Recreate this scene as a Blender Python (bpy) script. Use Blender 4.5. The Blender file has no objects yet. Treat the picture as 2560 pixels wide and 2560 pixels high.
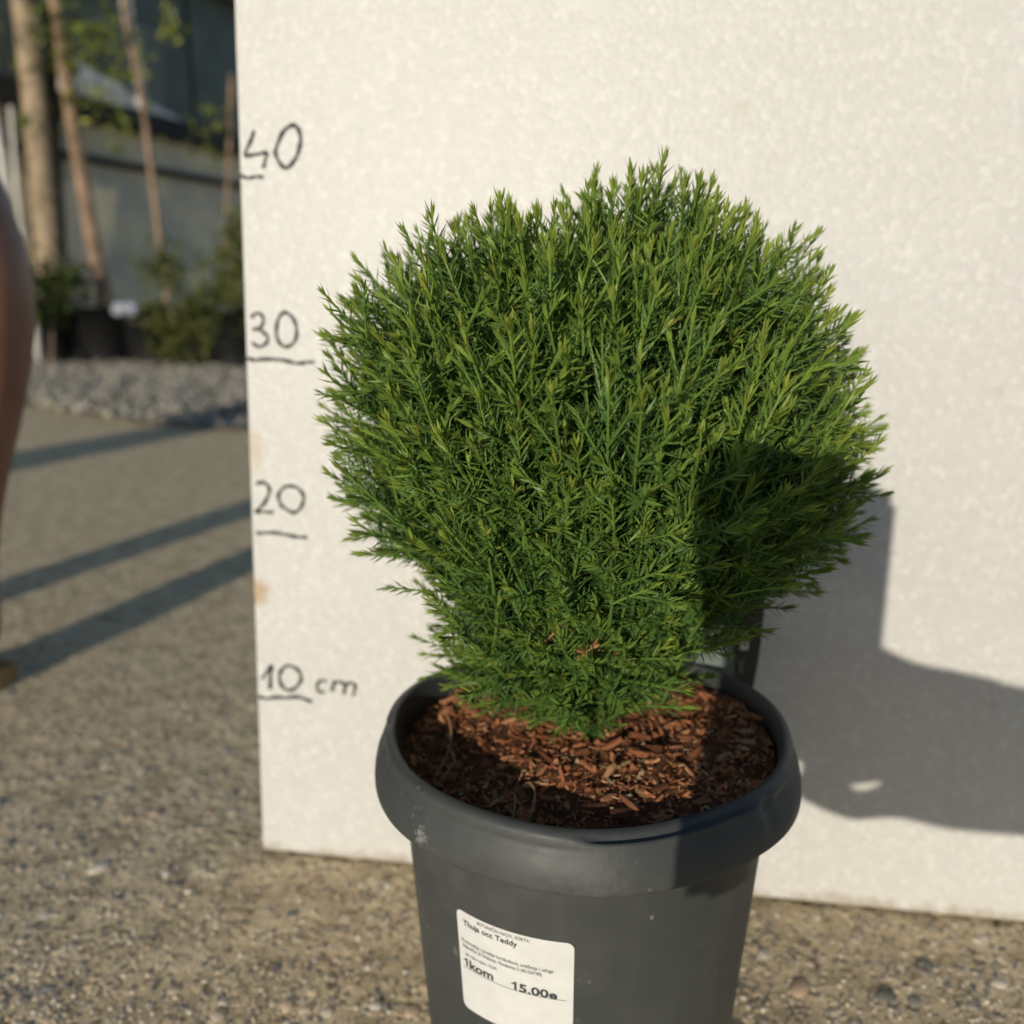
import bpy, bmesh, math, random
import numpy as np
from mathutils import Vector, Matrix, Quaternion
random.seed(7); rng = np.random.default_rng(7)
PI = math.pi
sc = bpy.context.scene
C = sc.collection

# ------------------------------------------------------------------ camera, sky, sun, exposure
CAM = Vector((0, 0, 0.3299)); PITCH = 0.2351; ROLL = 0.0029; FPX = 2170.2 / 2560   # focal length / picture width
cd = bpy.data.cameras.new('camera'); cam = bpy.data.objects.new('camera', cd); C.objects.link(cam)
cam.location = CAM
cd.sensor_width = 36; cd.lens = 36 * FPX; cd.clip_start = 0.01; cd.clip_end = 300
cr_, sr_ = math.cos(ROLL), math.sin(ROLL); cp_, sp_ = math.cos(PITCH), math.sin(PITCH)
FW = Vector((0, cp_, -sp_)); UP0 = Vector((0, sp_, cp_)); RT0 = Vector((1, 0, 0))
RT = RT0 * cr_ + UP0 * sr_; UP = UP0 * cr_ - RT0 * sr_
cam.rotation_euler = Matrix((RT, UP, -FW)).transposed().to_euler()
cd.dof.use_dof = True; cd.dof.focus_distance = 0.262; cd.dof.aperture_fstop = 8.0
sc.camera = cam

SUN_AZ, SUN_EL = math.radians(19), math.radians(13.5)      # heading of the light, height of the sun
S = Vector((math.sin(SUN_AZ) * math.cos(SUN_EL), math.cos(SUN_AZ) * math.cos(SUN_EL), -math.sin(SUN_EL)))
world = bpy.data.worlds.new('World'); sc.world = world; world.use_nodes = True
wn = world.node_tree.nodes; wl = world.node_tree.links; wn.clear()
sky = wn.new('ShaderNodeTexSky'); sky.sky_type = 'NISHITA'; sky.sun_disc = False
sky.sun_elevation = SUN_EL; sky.sun_rotation = math.pi + SUN_AZ
sky.air_density = 1.0; sky.dust_density = 0.3; sky.ozone_density = 2.0
bg = wn.new('ShaderNodeBackground'); bg.inputs['Strength'].default_value = 0.102
wo = wn.new('ShaderNodeOutputWorld'); wl.new(sky.outputs[0], bg.inputs[0]); wl.new(bg.outputs[0], wo.inputs[0])
sl = bpy.data.lights.new('sun', 'SUN'); sun = bpy.data.objects.new('sun', sl); C.objects.link(sun)
sl.energy = 2.9; sl.angle = math.radians(0.55); sl.color = (1.0, 0.91, 0.76)
sun.rotation_euler = S.to_track_quat('-Z', 'Y').to_euler(); sun.location = (-3, -8, 3)
vs = sc.view_settings; vs.view_transform = 'Standard'; vs.look = 'None'; vs.exposure = 0.2; vs.gamma = 1.0
sc.cycles.use_adaptive_sampling = True; sc.cycles.adaptive_threshold = 0.02; sc.cycles.max_bounces = 6; sc.cycles.diffuse_bounces = 3; sc.cycles.glossy_bounces = 2; sc.cycles.transmission_bounces = 2; sc.cycles.caustics_reflective = False; sc.cycles.caustics_refractive = False

# ------------------------------------------------------------------ helpers
def ray(px, py):                       # pixel in the 1932-wide view of the photograph -> direction
    x = (px / 1932 - .5) / FPX; y = (.5 - py / 1932) / FPX
    return FW + RT * x + UP * y
def on_y(px, py, Y):
    d = ray(px, py); return CAM + d * ((Y - CAM.y) / d.y)
def on_z(px, py, Z=0.0):
    d = ray(px, py); return CAM + d * ((Z - CAM.z) / d.z)
def on_plane(px, py, P, n):
    d = ray(px, py); return CAM + d * ((P - CAM).dot(n) / d.dot(n))

def tag(o, label=None, cat=None, group=None, kind=None):
    if label: o['label'] = label
    if cat: o['category'] = cat
    if group: o['group'] = group
    if kind: o['kind'] = kind
    return o
def empty(name, loc=(0, 0, 0)):
    o = bpy.data.objects.new(name, None); C.objects.link(o); o.location = loc; o.empty_display_size = .05
    return o
def link(name, me, mat=None, parent=None, loc=None, rot=None):
    o = bpy.data.objects.new(name, me); C.objects.link(o)
    if mat is not None and not me.materials: me.materials.append(mat)
    if loc is not None: o.location = loc
    if rot is not None: o.rotation_euler = rot
    if parent is not None:
        o.parent = parent
        if loc is None:                 # geometry given in world coordinates
            bpy.context.view_layer.update()
            o.matrix_parent_inverse = parent.matrix_world.inverted()
    return o
def mesh(name, verts, faces, smooth=False):
    me = bpy.data.meshes.new(name)
    me.from_pydata([tuple(v) for v in verts], [], [tuple(f) for f in faces]); me.update()
    if smooth: me.polygons.foreach_set('use_smooth', [True] * len(me.polygons))
    return me
def box_bm(bm, c, s, m=None):
    r = bmesh.ops.create_cube(bm, size=1.0)
    bmesh.ops.scale(bm, vec=s, verts=r['verts']); bmesh.ops.translate(bm, vec=c, verts=r['verts'])
    if m is not None: bmesh.ops.transform(bm, matrix=m, verts=r['verts'])
    return r['verts']
def box(name, c, s, mat, parent=None, m=None, bevel=0.0):
    bm = bmesh.new(); box_bm(bm, c, s, m)
    if bevel: bmesh.ops.bevel(bm, geom=bm.edges[:], offset=bevel, segments=2, affect='EDGES', profile=.6)
    me = bpy.data.meshes.new(name); bm.to_mesh(me); bm.free()
    return link(name, me, mat, parent)
def tube_data(pts, rad, n=8, cap=True):
    pts = [Vector(p) for p in pts]; V = []; F = []
    if not hasattr(rad, '__len__'): rad = [rad] * len(pts)
    t0 = (pts[1] - pts[0]).normalized()
    a = t0.orthogonal().normalized()
    for i, p in enumerate(pts):
        t = (pts[min(i + 1, len(pts) - 1)] - pts[max(i - 1, 0)]).normalized()
        a = (a - t * a.dot(t)).normalized(); b = t.cross(a)
        for k in range(n):
            w = 2 * PI * k / n; V.append(p + (a * math.cos(w) + b * math.sin(w)) * rad[i])
    for i in range(len(pts) - 1):
        for k in range(n):
            k2 = (k + 1) % n; F.append((i * n + k, i * n + k2, (i + 1) * n + k2, (i + 1) * n + k))
    if cap: F.append(tuple(range(n - 1, -1, -1))); F.append(tuple((len(pts) - 1) * n + k for k in range(n)))
    return V, F
def tube(name, pts, rad, mat, parent=None, n=10):
    V, F = tube_data(pts, rad, n); return link(name, mesh(name, V, F, True), mat, parent)
def spline(pts, per=8, closed=False):
    P = [np.array(p, float) for p in pts]; n = len(P); out = []
    rngi = range(n if closed else n - 1)
    for i in rngi:
        g = (lambda j: P[j % n]) if closed else (lambda j: P[min(max(j, 0), n - 1)])
        p0, p1, p2, p3 = g(i - 1), g(i), g(i + 1), g(i + 2)
        for k in range(per):
            t = k / per
            out.append(.5 * ((2 * p1) + (-p0 + p2) * t + (2 * p0 - 5 * p1 + 4 * p2 - p3) * t * t + (-p0 + 3 * p1 - 3 * p2 + p3) * t ** 3))
    if not closed: out.append(P[-1])
    return out

# materials --------------------------------------------------------
class NT:
    def __init__(s, name):
        s.m = bpy.data.materials.new(name); s.m.use_nodes = True; s.t = s.m.node_tree; s.n = s.t.nodes; s.l = s.t.links
        s.p = s.n['Principled BSDF']; s.out = s.n['Material Output']
        s.tc = s.n.new('ShaderNodeTexCoord')
    def node(s, t, **k):
        x = s.n.new(t)
        for a, v in k.items(): setattr(x, a, v)
        return x
    def link(s, a, b): s.l.new(a, b)
    def noise(s, scale, detail=4, rough=.55, co='Object', vec=None, dist=0.0):
        x = s.n.new('ShaderNodeTexNoise'); x.inputs['Scale'].default_value = scale; x.inputs['Detail'].default_value = detail
        x.inputs['Roughness'].default_value = rough; x.inputs['Distortion'].default_value = dist
        s.l.new(vec or s.tc.outputs[co], x.inputs['Vector']); return x
    def vor(s, scale, feature='F1', co='Object', vec=None, rand=1.0):
        x = s.n.new('ShaderNodeTexVoronoi'); x.feature = feature; x.inputs['Scale'].default_value = scale
        x.inputs['Randomness'].default_value = rand
        s.l.new(vec or s.tc.outputs[co], x.inputs['Vector']); return x
    def ramp(s, fac, stops, interp='LINEAR'):
        x = s.n.new('ShaderNodeValToRGB'); x.color_ramp.interpolation = interp; e = x.color_ramp.elements
        while len(e) < len(stops): e.new(.5)
        for el, (p, c) in zip(e, stops):
            el.position = p; el.color = (*c, 1) if hasattr(c, '__len__') else (c, c, c, 1)
        s.l.new(fac, x.inputs[0]); return x.outputs[0]
    def mix(s, fac, a, b, mode='MIX'):
        x = s.n.new('ShaderNodeMix'); x.data_type = 'RGBA'; x.blend_type = mode
        for sock, v in ((x.inputs[0], fac), (x.inputs[6], a), (x.inputs[7], b)):
            if isinstance(v, (int, float)): sock.default_value = v
            elif isinstance(v, tuple): sock.default_value = (*v, 1)
            else: s.l.new(v, sock)
        return x.outputs[2]
    def math(s, op, a, b=None, c=None):
        x = s.n.new('ShaderNodeMath'); x.operation = op
        for sock, v in zip(x.inputs, (a, b, c)):
            if v is None: continue
            if isinstance(v, (int, float)): sock.default_value = v
            else: s.l.new(v, sock)
        return x.outputs[0]
    def col(s, v): 
        if isinstance(v, tuple): s.p.inputs['Base Color'].default_value = (*v, 1)
        else: s.l.new(v, s.p.inputs['Base Color'])
    def rough(s, v, spec=.5):
        if isinstance(v, (int, float)): s.p.inputs['Roughness'].default_value = v
        else: s.l.new(v, s.p.inputs['Roughness'])
        s.p.inputs['Specular IOR Level'].default_value = spec
    def bump(s, h, strength=.5, dist=.001, prev=None):
        b = s.n.new('ShaderNodeBump'); b.inputs['Strength'].default_value = strength; b.inputs['Distance'].default_value = dist
        s.l.new(h, b.inputs['Height'])
        if prev: s.l.new(prev, b.inputs['Normal'])
        s.l.new(b.outputs[0], s.p.inputs['Normal']); return b.outputs[0]
def simple(name, c, rough=.6, spec=.4, nscale=None, var=.25, bump=0, bdist=.002):
    t = NT(name)
    if nscale:
        n = t.noise(nscale, 5)
        t.col(t.ramp(n.outputs[0], [(.3, tuple(x * (1 - var) for x in c)), (.7, tuple(min(1, x * (1 + var)) for x in c))]))
        if bump: t.bump(n.outputs[0], bump, bdist)
    else: t.col(c)
    t.rough(rough, spec); return t.m

# ------------------------------------------------------------------ ground
t = NT('washed_concrete')
nb = t.noise(3.5, 3); nm = t.noise(38, 4, .65); nf = t.noise(420, 2, .7)
base = t.ramp(nm.outputs[0], [(.28, (.30, .25, .175)), (.5, (.56, .475, .34)), (.72, (.74, .645, .48))])
base = t.mix(t.ramp(nb.outputs[0], [(.40, .0), (.75, .35)]), base, (.42, .35, .25))
v = t.vor(95); vcol = t.ramp(t.math('FRACT', t.math('MULTIPLY', v.outputs['Color'], 3.7)), [(0, (.16, .16, .155)), (.3, (.42, .35, .26)), (.55, (.62, .53, .40)), (.8, (.28, .25, .21)), (1, (.74, .66, .53))])
vmask = t.ramp(v.outputs['Distance'], [(.30, 1.0), (.42, 0.0)])
pick = t.ramp(t.noise(55, 2).outputs[0], [(.48, 0.0), (.56, 1.0)])
base = t.mix(t.math('MULTIPLY', t.math('MULTIPLY', vmask, pick), .8), base, vcol)
pits = t.ramp(t.noise(130, 3, .6).outputs[0], [(.34, 0.35), (.42, 1.0)])
base = t.mix(1.0, base, pits, 'MULTIPLY')
fine = t.ramp(nf.outputs[0], [(.3, .80), (.7, 1.25)])
t.col(t.mix(1.0, t.mix(1.0, base, fine, 'MULTIPLY'), (1.07, 1.0, .87), 'MULTIPLY')); t.rough(.9, .25)
h = t.math('ADD', t.math('MULTIPLY', vmask, .5), t.math('ADD', t.math('MULTIPLY', nm.outputs[0], .9), t.math('MULTIPLY', nf.outputs[0], .35)))
t.bump(h, .8, .0035)
M_conc = t.m
G = 60.0
ground = link('ground', mesh('ground', [(-G, -G, 0), (G, -G, 0), (G, G, 0), (-G, G, 0)], [(0, 1, 2, 3)]), M_conc)
tag(ground, kind='structure')

def stone_verts(n, seed, flat=.5):
    r = random.Random(seed); bm = bmesh.new(); bmesh.ops.create_icosphere(bm, subdivisions=n, radius=1.0)
    ax = (r.uniform(.75, 1.0), r.uniform(.55, .9), flat * r.uniform(.7, 1.1))
    sk = [Vector((r.gauss(0, 1), r.gauss(0, 1), r.gauss(0, 1))).normalized() for _ in range(6)]
    kk = [r.uniform(.72, .95) for _ in range(6)]
    for v in bm.verts:
        for d, k in zip(sk, kk):
            a = v.co.dot(d)
            if a > k: v.co -= d * (a - k)
        v.co = Vector((v.co.x * ax[0], v.co.y * ax[1], v.co.z * ax[2]))
    V = np.array([v.co[:] for v in bm.verts]); F = [[v.index for v in f.verts] for f in bm.faces]; bm.free()
    return V, np.array(F)
t = NT('pebble_stone'); oi = t.node('ShaderNodeObjectInfo')
cc = t.ramp(oi.outputs['Random'], [(0, (.12, .125, .12)), (.2, (.40, .33, .24)), (.4, (.60, .51, .39)), (.56, (.22, .20, .18)), (.75, (.60, .42, .27)), (.9, (.76, .69, .57)), (1, (.15, .16, .17))])
nn = t.noise(260, 4); t.col(t.mix(1.0, cc, t.ramp(nn.outputs[0], [(.3, .7), (.7, 1.15)]), 'MULTIPLY')); t.rough(.75, .35); t.bump(nn.outputs[0], .3, .0006)
M_peb = t.m
t = NT('aggregate_stone'); at = t.node('ShaderNodeAttribute'); at.attribute_name = 'tone'
t.col(t.mix(1.0, at.outputs['Color'], t.ramp(t.noise(300, 3).outputs[0], [(.3, .75), (.7, 1.15)]), 'MULTIPLY')); t.rough(.85, .3)
M_agg = t.m
def joined_stones(name, items, variants, mat, parent=None, cols=None):
    VV = []; FF = []; CC = []; off = 0
    for i, (x, y, z, s, a, tx, ty) in enumerate(items):
        V, F = variants[i % len(variants)]
        ca, sa = math.cos(a), math.sin(a); P = V * s
        P = P + np.stack([0 * P[:, 0], 0 * P[:, 0], P[:, 0] * tx + P[:, 1] * ty], 1)
        P = np.stack([P[:, 0] * ca - P[:, 1] * sa + x, P[:, 0] * sa + P[:, 1] * ca + y, P[:, 2] + z], 1)
        VV.append(P); FF.append(F + off); off += len(P)
        if cols is not None: CC.append(np.repeat(np.array(cols[i])[None], len(P), 0))
    me = bpy.data.meshes.new(name); VV = np.concatenate(VV); FF = np.concatenate(FF)
    me.from_pydata(VV.tolist(), [], FF.tolist()); me.polygons.foreach_set('use_smooth', [True] * len(me.polygons))
    if cols is not None:
        ca = me.color_attributes.new('tone', 'FLOAT_COLOR', 'POINT'); c4 = np.ones((len(VV), 4)); c4[:, :3] = np.concatenate(CC); ca.data.foreach_set('color', c4.ravel())
    me.update(); return link(name, me, mat, parent)
def ground_pts(n, xr, yr):
    out = []
    while len(out) < n:
        px = random.uniform(*xr); py = random.uniform(*yr)
        P = on_z(px, py)
        out.append((P.x, P.y))
    return out
def free(x, y, r=0.0):
    if math.hypot(x - .0294, y - .3187) < .066 + r: return False          # pot foot
    by = .4721 + math.tan(-.1438) * (x + .1533)
    if x > -.156 and by - r < y < by + .05: return False                  # foot of the board
    return True
peb_me = []
for k in range(10):
    V, F = stone_verts(2, 50 + k, .42); me = mesh('pebble', V, F, True); me.materials.append(M_peb); peb_me.append(me)
big = [p for p in ground_pts(520, (-20, 1000), (1290, 1980)) if free(*p, .006)][:215] + [p for p in ground_pts(160, (1380, 1960), (1700, 1980)) if free(*p, .006)][:55]
for i, (x, y) in enumerate(big):
    s = random.choice([.0024, .003, .0036, .0042, .005]) * (1.0 if random.random() < .93 else 1.7)
    o = link('pebble', peb_me[i % 10], None, ground, loc=(x, y, -s * random.uniform(.06, .22)), rot=(random.uniform(-.2, .2), random.uniform(-.2, .2), random.uniform(0, 6.3)))
    o.scale = (s, s, s)
agg = []; acol = []
pal = [(.15, .155, .15), (.42, .35, .26), (.60, .51, .38), (.74, .66, .54), (.22, .20, .175), (.54, .41, .28), (.48, .41, .31), (.66, .56, .42), (.18, .18, .17)]
for (x, y) in ground_pts(7500, (-30, 1100), (1050, 1990)) + ground_pts(1800, (1350, 1990), (1690, 1990)):
    if not free(x, y, .002): continue
    s = random.choice([.0009, .0012, .0016, .0023]) * (1 + .5 * max(0, y - .5))
    agg.append((x, y, -s * random.uniform(.0, .28), s, random.uniform(0, 6.3), random.uniform(-.3, .3), random.uniform(-.3, .3)))
    acol.append(random.choice(pal))
o = joined_stones('aggregate', agg, [stone_verts(1, 90 + k, .5) for k in range(6)], M_agg, ground, acol); tag(o, kind='stuff')

# ------------------------------------------------------------------ white polystyrene board
YAW, LEAN = -.14381, .07791
bd_m = Matrix.Translation((-.15327, .47206, 0.002)) @ Matrix.Rotation(YAW, 4, 'Z') @ Matrix.Rotation(-LEAN, 4, 'X')
BP = bd_m @ Vector((0, 0, 0)); BN = (bd_m.to_3x3() @ Vector((0, -1, 0))).normalized(); bd_inv = bd_m.inverted()
t = NT('expanded_polystyrene')
bead = t.vor(320); bead2 = t.vor(320, 'DISTANCE_TO_EDGE')
big_n = t.noise(9, 2); dirt_n = t.noise(60, 2, .7); stn = t.noise(190, 3, .65)
colr = t.mix(t.ramp(bead2.outputs[0], [(.0, .30), (.08, .0)]), (.615, .608, .588), (.55, .54, .515))
colr = t.mix(t.ramp(big_n.outputs[0], [(.4, 0.0), (.75, .25)]), colr, (.55, .535, .505))
sep = t.node('ShaderNodeSeparateXYZ'); t.link(t.tc.outputs['Object'], sep.inputs[0])
def stain(cx, cz, rx, rz, nscale, colour, amount, colr):
    dx = t.math('DIVIDE', t.math('SUBTRACT', sep.outputs[0], cx), rx); dz = t.math('DIVIDE', t.math('SUBTRACT', sep.outputs[2], cz), rz)
    d = t.math('SQRT', t.math('ADD', t.math('MULTIPLY', dx, dx), t.math('MULTIPLY', dz, dz)))
    d = t.math('ADD', d, t.math('MULTIPLY', t.math('SUBTRACT', stn.outputs[0], .5), 1.1))
    return t.mix(t.ramp(d, [(.35, amount), (1.0, 0.0)]), colr, colour)
def bl(px, py):
    q = bd_inv @ on_plane(px, py, BP, BN); return q.x, q.z
for (px, py, rx, rz, ns, c, a) in [(488, 1118, .0085, .0105, 160, (.42, .27, .13), .75), (482, 850, .006, .016, 160, (.52, .40, .25), .5),
        (1397, 205, .006, .004, 300, (.50, .48, .40), .5), (1470, 300, .007, .004, 300, (.55, .52, .45), .4), (505, 1560, .012, .003, 300, (.5, .48, .43), .3),
        (712, 1810 / 1.325, .006, .003, 300, (.55, .53, .47), .35), (1870, 1330, .006, .003, 300, (.4, .39, .36), .4), (1880, 740, .004, .005, 300, (.5, .47, .42), .35)]:
    x_, z_ = bl(px, py); colr = stain(x_, z_, rx, rz, ns, c, a, colr)
colr = t.mix(1.0, colr, t.ramp(t.math('FRACT', t.math('MULTIPLY', bead.outputs['Color'], 5.3)), [(0, .945), (.8, 1.01), (1, 1.09)]), 'MULTIPLY')  # random bead tone; sparkle painted into the brightest beads
foot = t.ramp(t.math('ADD', t.math('MULTIPLY', sep.outputs[2], 60), t.math('MULTIPLY', dirt_n.outputs[0], 1.2)), [(.55, .8), (1.0, 0.0)])
colr = t.mix(foot, colr, (.35, .29, .21))
t.col(colr); t.rough(.46, .33)
wv = t.noise(60, 1)
b1 = t.bump(t.math('SUBTRACT', 1.0, bead.outputs['Distance']), .40, .0005)
b2 = t.bump(wv.outputs[0], .10, .0012, b1)
t.bump(t.ramp(t.noise(22, 2, .6).outputs[0], [(.26, 0.0), (.34, 1.0)]), .35, .0012, b2)
M_eps = t.m
bm = bmesh.new(); box_bm(bm, (.26, .015, .39), (.52, .03, .78)); bmesh.ops.bevel(bm, geom=bm.edges[:], offset=.0012, segments=2, affect='EDGES')
me = bpy.data.meshes.new('foam_board'); bm.to_mesh(me); bm.free()
board = link('foam_board', me, M_eps, loc=(0, 0, 0)); board.matrix_world = bd_m
tag(board, 'white expanded polystyrene board with handwritten centimetre marks standing behind the potted shrub', 'foam board')
t = NT('marker_ink'); nn = t.noise(900, 3); t.col(t.ramp(nn.outputs[0], [(.3, (.016, .018, .019)), (.66, (.030, .032, .032)), (.82, (.12, .12, .115))])); t.rough(.6, .3); M_ink = t.m
K = 300 / 1932
glyphs = [
 ('marker_digit', 560, 280, False, [(490, 290), (440, 450), (338, 685), (420, 700), (560, 678), (688, 662), (665, 780), (638, 910)], .0014),
 ('marker_digit', 560, 280, True, [(1130, 215), (1040, 240), (950, 330), (880, 480), (830, 640), (860, 750), (920, 850), (1000, 905), (1080, 850), (1160, 740), (1210, 600), (1235, 450), (1215, 320), (1170, 240)], .0016),
 ('marker_line', 560, 280, False, [(250, 1012), (330, 1050), (420, 1065), (470, 1050), (540, 1040), (640, 1050)], .0013),
 ('marker_digit', 580, 740, False, [(310, 350), (400, 275), (480, 310), (510, 390), (480, 480), (430, 525), (352, 532), (440, 545), (530, 600), (580, 680), (560, 750), (460, 820), (380, 790), (325, 735)], .0014),
 ('marker_digit', 580, 740, True, [(840, 265), (760, 350), (725, 480), (720, 620), (760, 740), (820, 805), (900, 815), (990, 760), (1040, 650), (1040, 520), (1005, 400), (940, 310)], .0015),
 ('marker_line', 580, 740, False, [(212, 1000), (300, 1015), (380, 1035), (480, 1020), (700, 1020), (860, 1040), (1000, 1075), (1100, 1085), (1200, 1070), (1330, 1065)], .0015),
 ('marker_digit', 600, 1180, False, [(260, 195), (340, 165), (430, 190), (475, 270), (460, 370), (400, 490), (330, 570), (265, 640), (400, 640), (540, 650)], .0015),
 ('marker_digit', 600, 1180, True, [(740, 230), (670, 290), (620, 380), (640, 480), (680, 550), (770, 610), (870, 655), (960, 600), (1010, 510), (1030, 420), (1000, 330), (920, 250), (830, 225)], .0015),
 ('marker_line', 600, 1180, False, [(265, 985), (400, 978), (560, 975), (700, 1000), (850, 1030), (960, 1050), (1090, 1050)], .0015),
 ('marker_digit', 620, 1630, False, [(230, 430), (310, 320), (388, 222), (365, 400), (360, 600)], .0016),
 ('marker_digit', 620, 1630, True, [(640, 215), (560, 270), (510, 370), (520, 480), (580, 580), (680, 615), (770, 570), (840, 490), (860, 400), (830, 320), (760, 250)], .0016),
 ('marker_letter', 620, 1630, False, [(1270, 470), (1180, 455), (1120, 520), (1120, 600), (1170, 640), (1250, 640)], .0014),
 ('marker_letter', 620, 1630, False, [(1385, 455), (1372, 540), (1355, 632), (1376, 535), (1410, 490), (1480, 475), (1550, 520), (1560, 600), (1545, 672), (1562, 560), (1640, 495), (1715, 510), (1722, 590), (1690, 712)], .0014),
 ('marker_line', 620, 1630, False, [(172, 720), (320, 745), (450, 725), (600, 735), (780, 720), (880, 740), (990, 785), (1040, 775)], .0016)]
for gi, (nm_, ox, oy, closed, pts, wd) in enumerate(glyphs):
    L = []
    for (a, b) in pts:
        px = (ox + a * K) * 1932 / 2560; py = (oy + b * K) * 1932 / 2560
        L.append(bl(px, py))
    sp = spline(L, 7, closed); r_ = random.Random(gi); V = []; F = []
    if closed: sp = sp + [sp[0]]
    sp = [np.array(p) for p in sp]; n = len(sp); ph = r_.uniform(0, 6)
    for i, p in enumerate(sp):
        tg = sp[min(i + 1, n - 1)] - sp[max(i - 1, 0)]
        if closed and i in (0, n - 1): tg = sp[1] - sp[n - 2]
        tg = tg / (np.linalg.norm(tg) + 1e-9); nr = np.array([-tg[1], tg[0]])
        w = wd * .5 * (1 + .22 * math.sin(i * .45 + ph) + .12 * math.sin(i * 1.3 + ph * 2) + r_.uniform(-.1, .1))
        if not closed and (i == 0 or i == n - 1): w *= .6
        w *= 1.28
        V.append((p[0] + nr[0] * w, -.0004, p[1] + nr[1] * w)); V.append((p[0] - nr[0] * w, -.0004, p[1] - nr[1] * w))
    for i in range(n - 1): F.append((2 * i, 2 * i + 1, 2 * i + 3, 2 * i + 2))
    link(nm_, mesh(nm_, V, F), M_ink, board, loc=(0, 0, 0))

# ------------------------------------------------------------------ pot
PX, PY = .0294, .31869
pot = empty('plant_pot', (PX, PY, 0))
tag(pot, 'round dark grey plastic nursery pot with wide rim and white price sticker', 'plant pot')
t = NT('grey_plastic')
n1 = t.noise(14, 5); n2 = t.noise(90, 5, .7); n3 = t.noise(500, 3)
mp = t.node('ShaderNodeMapping'); mp.inputs['Scale'].default_value = (60, 60, 6); t.link(t.tc.outputs['Object'], mp.inputs[0])
n4 = t.noise(1.0, 4, .6, vec=mp.outputs[0])
dust = t.math('MULTIPLY', t.ramp(n1.outputs[0], [(.42, 0.0), (.75, .8)]), t.ramp(n2.outputs[0], [(.3, .2), (.7, 1.0)]))
c_ = t.mix(dust, (.050, .055, .056), (.105, .105, .098))
c_ = t.mix(t.ramp(n4.outputs[0], [(.55, 0.0), (.8, .22)]), c_, (.12, .12, .11))
sp_n = t.vor(330); spm = t.math('MULTIPLY', t.ramp(sp_n.outputs['Distance'], [(.10, 1.0), (.30, 0.0)]), t.ramp(t.noise(45, 2).outputs[0], [(.60, 0.0), (.70, .30)]))
c_ = t.mix(spm, c_, (.30, .29, .26))
def scuff_and_glow(px, py, r_, rad, amt, c_):
    d_ = ray(px, py); best = min((abs(math.hypot((CAM + d_ * k).x - PX, (CAM + d_ * k).y - PY) - r_), k) for k in np.linspace(.15, .32, 1500)); P = CAM + d_ * best[1] - Vector((PX, PY, 0))
    vd = t.node('ShaderNodeVectorMath', operation='DISTANCE'); t.link(t.tc.outputs['Object'], vd.inputs[0]); vd.inputs[1].default_value = P
    d = t.math('ADD', t.math('DIVIDE', vd.outputs['Value'], rad), t.math('MULTIPLY', t.math('SUBTRACT', t.noise(420, 4, .75).outputs[0], .5), 2.4))
    return t.mix(t.ramp(d, [(.1, amt), (.75, 0.0)]), c_, (.42, .42, .40))
c_ = scuff_and_glow(800, 1578, .0834, .0044, .65, c_); c_ = scuff_and_glow(1232, 1737, .0722, .0022, .6, c_); c_ = scuff_and_glow(1120, 1655, .0836, .016, .06, c_); c_ = scuff_and_glow(850, 1800, .0715, .004, .4, c_)  # wide faint one on the front skirt paints dust and a soft highlight
t.col(c_); t.rough(t.ramp(n2.outputs[0], [(.3, .44), (.7, .60)]), .35); t.bump(n3.outputs[0], .08, .0004)
M_pot = t.m
NA = 288
def win(th, c, w):                       # smooth bump around an angle (degrees)
    d = (th - c + 180) % 360 - 180
    return math.exp(-(d / w) ** 2)
def flat_win(th, a, b, s):
    f = lambda x: 1 / (1 + math.exp(-x))
    return f((th - a) / s) * f((b - th) / s)
def lathe(name, prof, mat, parent, warp=None, closed=False):
    V = []; F = []; n = len(prof)
    for i in range(NA):
        th = 360 * i / NA - 180
        for j, (r, z) in enumerate(prof):
            dr, dz = warp(th, j, r, z) if warp else (0, 0)
            a = math.radians(th); V.append(((r + dr) * math.cos(a), (r + dr) * math.sin(a), z + dz))
    for i in range(NA):
        k = (i + 1) % NA
        for j in range(n - 1): F.append((i * n + j, k * n + j, k * n + j + 1, i * n + j + 1))
    me = mesh(name, V, F, True)
    return link(name, me, mat, parent, loc=(0, 0, 0))
rim_prof = [(.0655, .120), (.0720, .1500), (.0738, .1620), (.0748, .1680), (.0752, .1690), (.0760, .1694), (.0778, .1690), (.0791, .1683), (.0797, .1670),
            (.0799, .1650), (.0801, .1634), (.0810, .1622), (.0818, .1600), (.0827, .1577), (.0834, .1548), (.0837, .1520), (.0837, .1508), (.0832, .1502), (.0822, .1504), (.0790, .1512), (.0740, .1514), (.0726, .1512)]
def rim_warp(th, j, r, z):
    a = math.radians(th)
    g = .0007 * math.sin(2 * a + .6) + .0005 * math.sin(3 * a + 2.1) + .00035 * math.sin(7 * a)
    dr = g; dz = .0005 * math.sin(2 * a + 1.2) + .0003 * math.sin(5 * a)
    dent = flat_win(th, -93, -50, 2.2)            # the outer fold has slipped down along the front, right of the middle
    if 6 <= j <= 9:
        dz -= (.0030, .0040, .0004, -.0002)[j - 6] * dent; dr += (-.0016, -.0015, -.0003, 0)[j - 6] * dent
    if j == 5: dr -= .0007 * dent
    kink = win(th, -49, 2.6)
    if 6 <= j <= 15: dr += .0014 * kink * math.sin((j - 6) / 9 * PI)
    if 6 <= j <= 14: dr -= .0013 * win(th, -43.5, 2.2) * math.sin((j - 6) / 8 * PI)
    if 8 <= j <= 14: dr -= .0010 * win(th, -36, 5) * math.sin((j - 8) / 6 * PI)
    if 5 <= j <= 12: dr -= .0012 * win(th, -176, 3.0); dz += .0006 * win(th, -168, 5)
    if 8 <= j <= 13: dr -= .0008 * win(th, -165, 4)
    return dr, dz
rim = lathe('rim', rim_prof, M_pot, pot, rim_warp)
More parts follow.
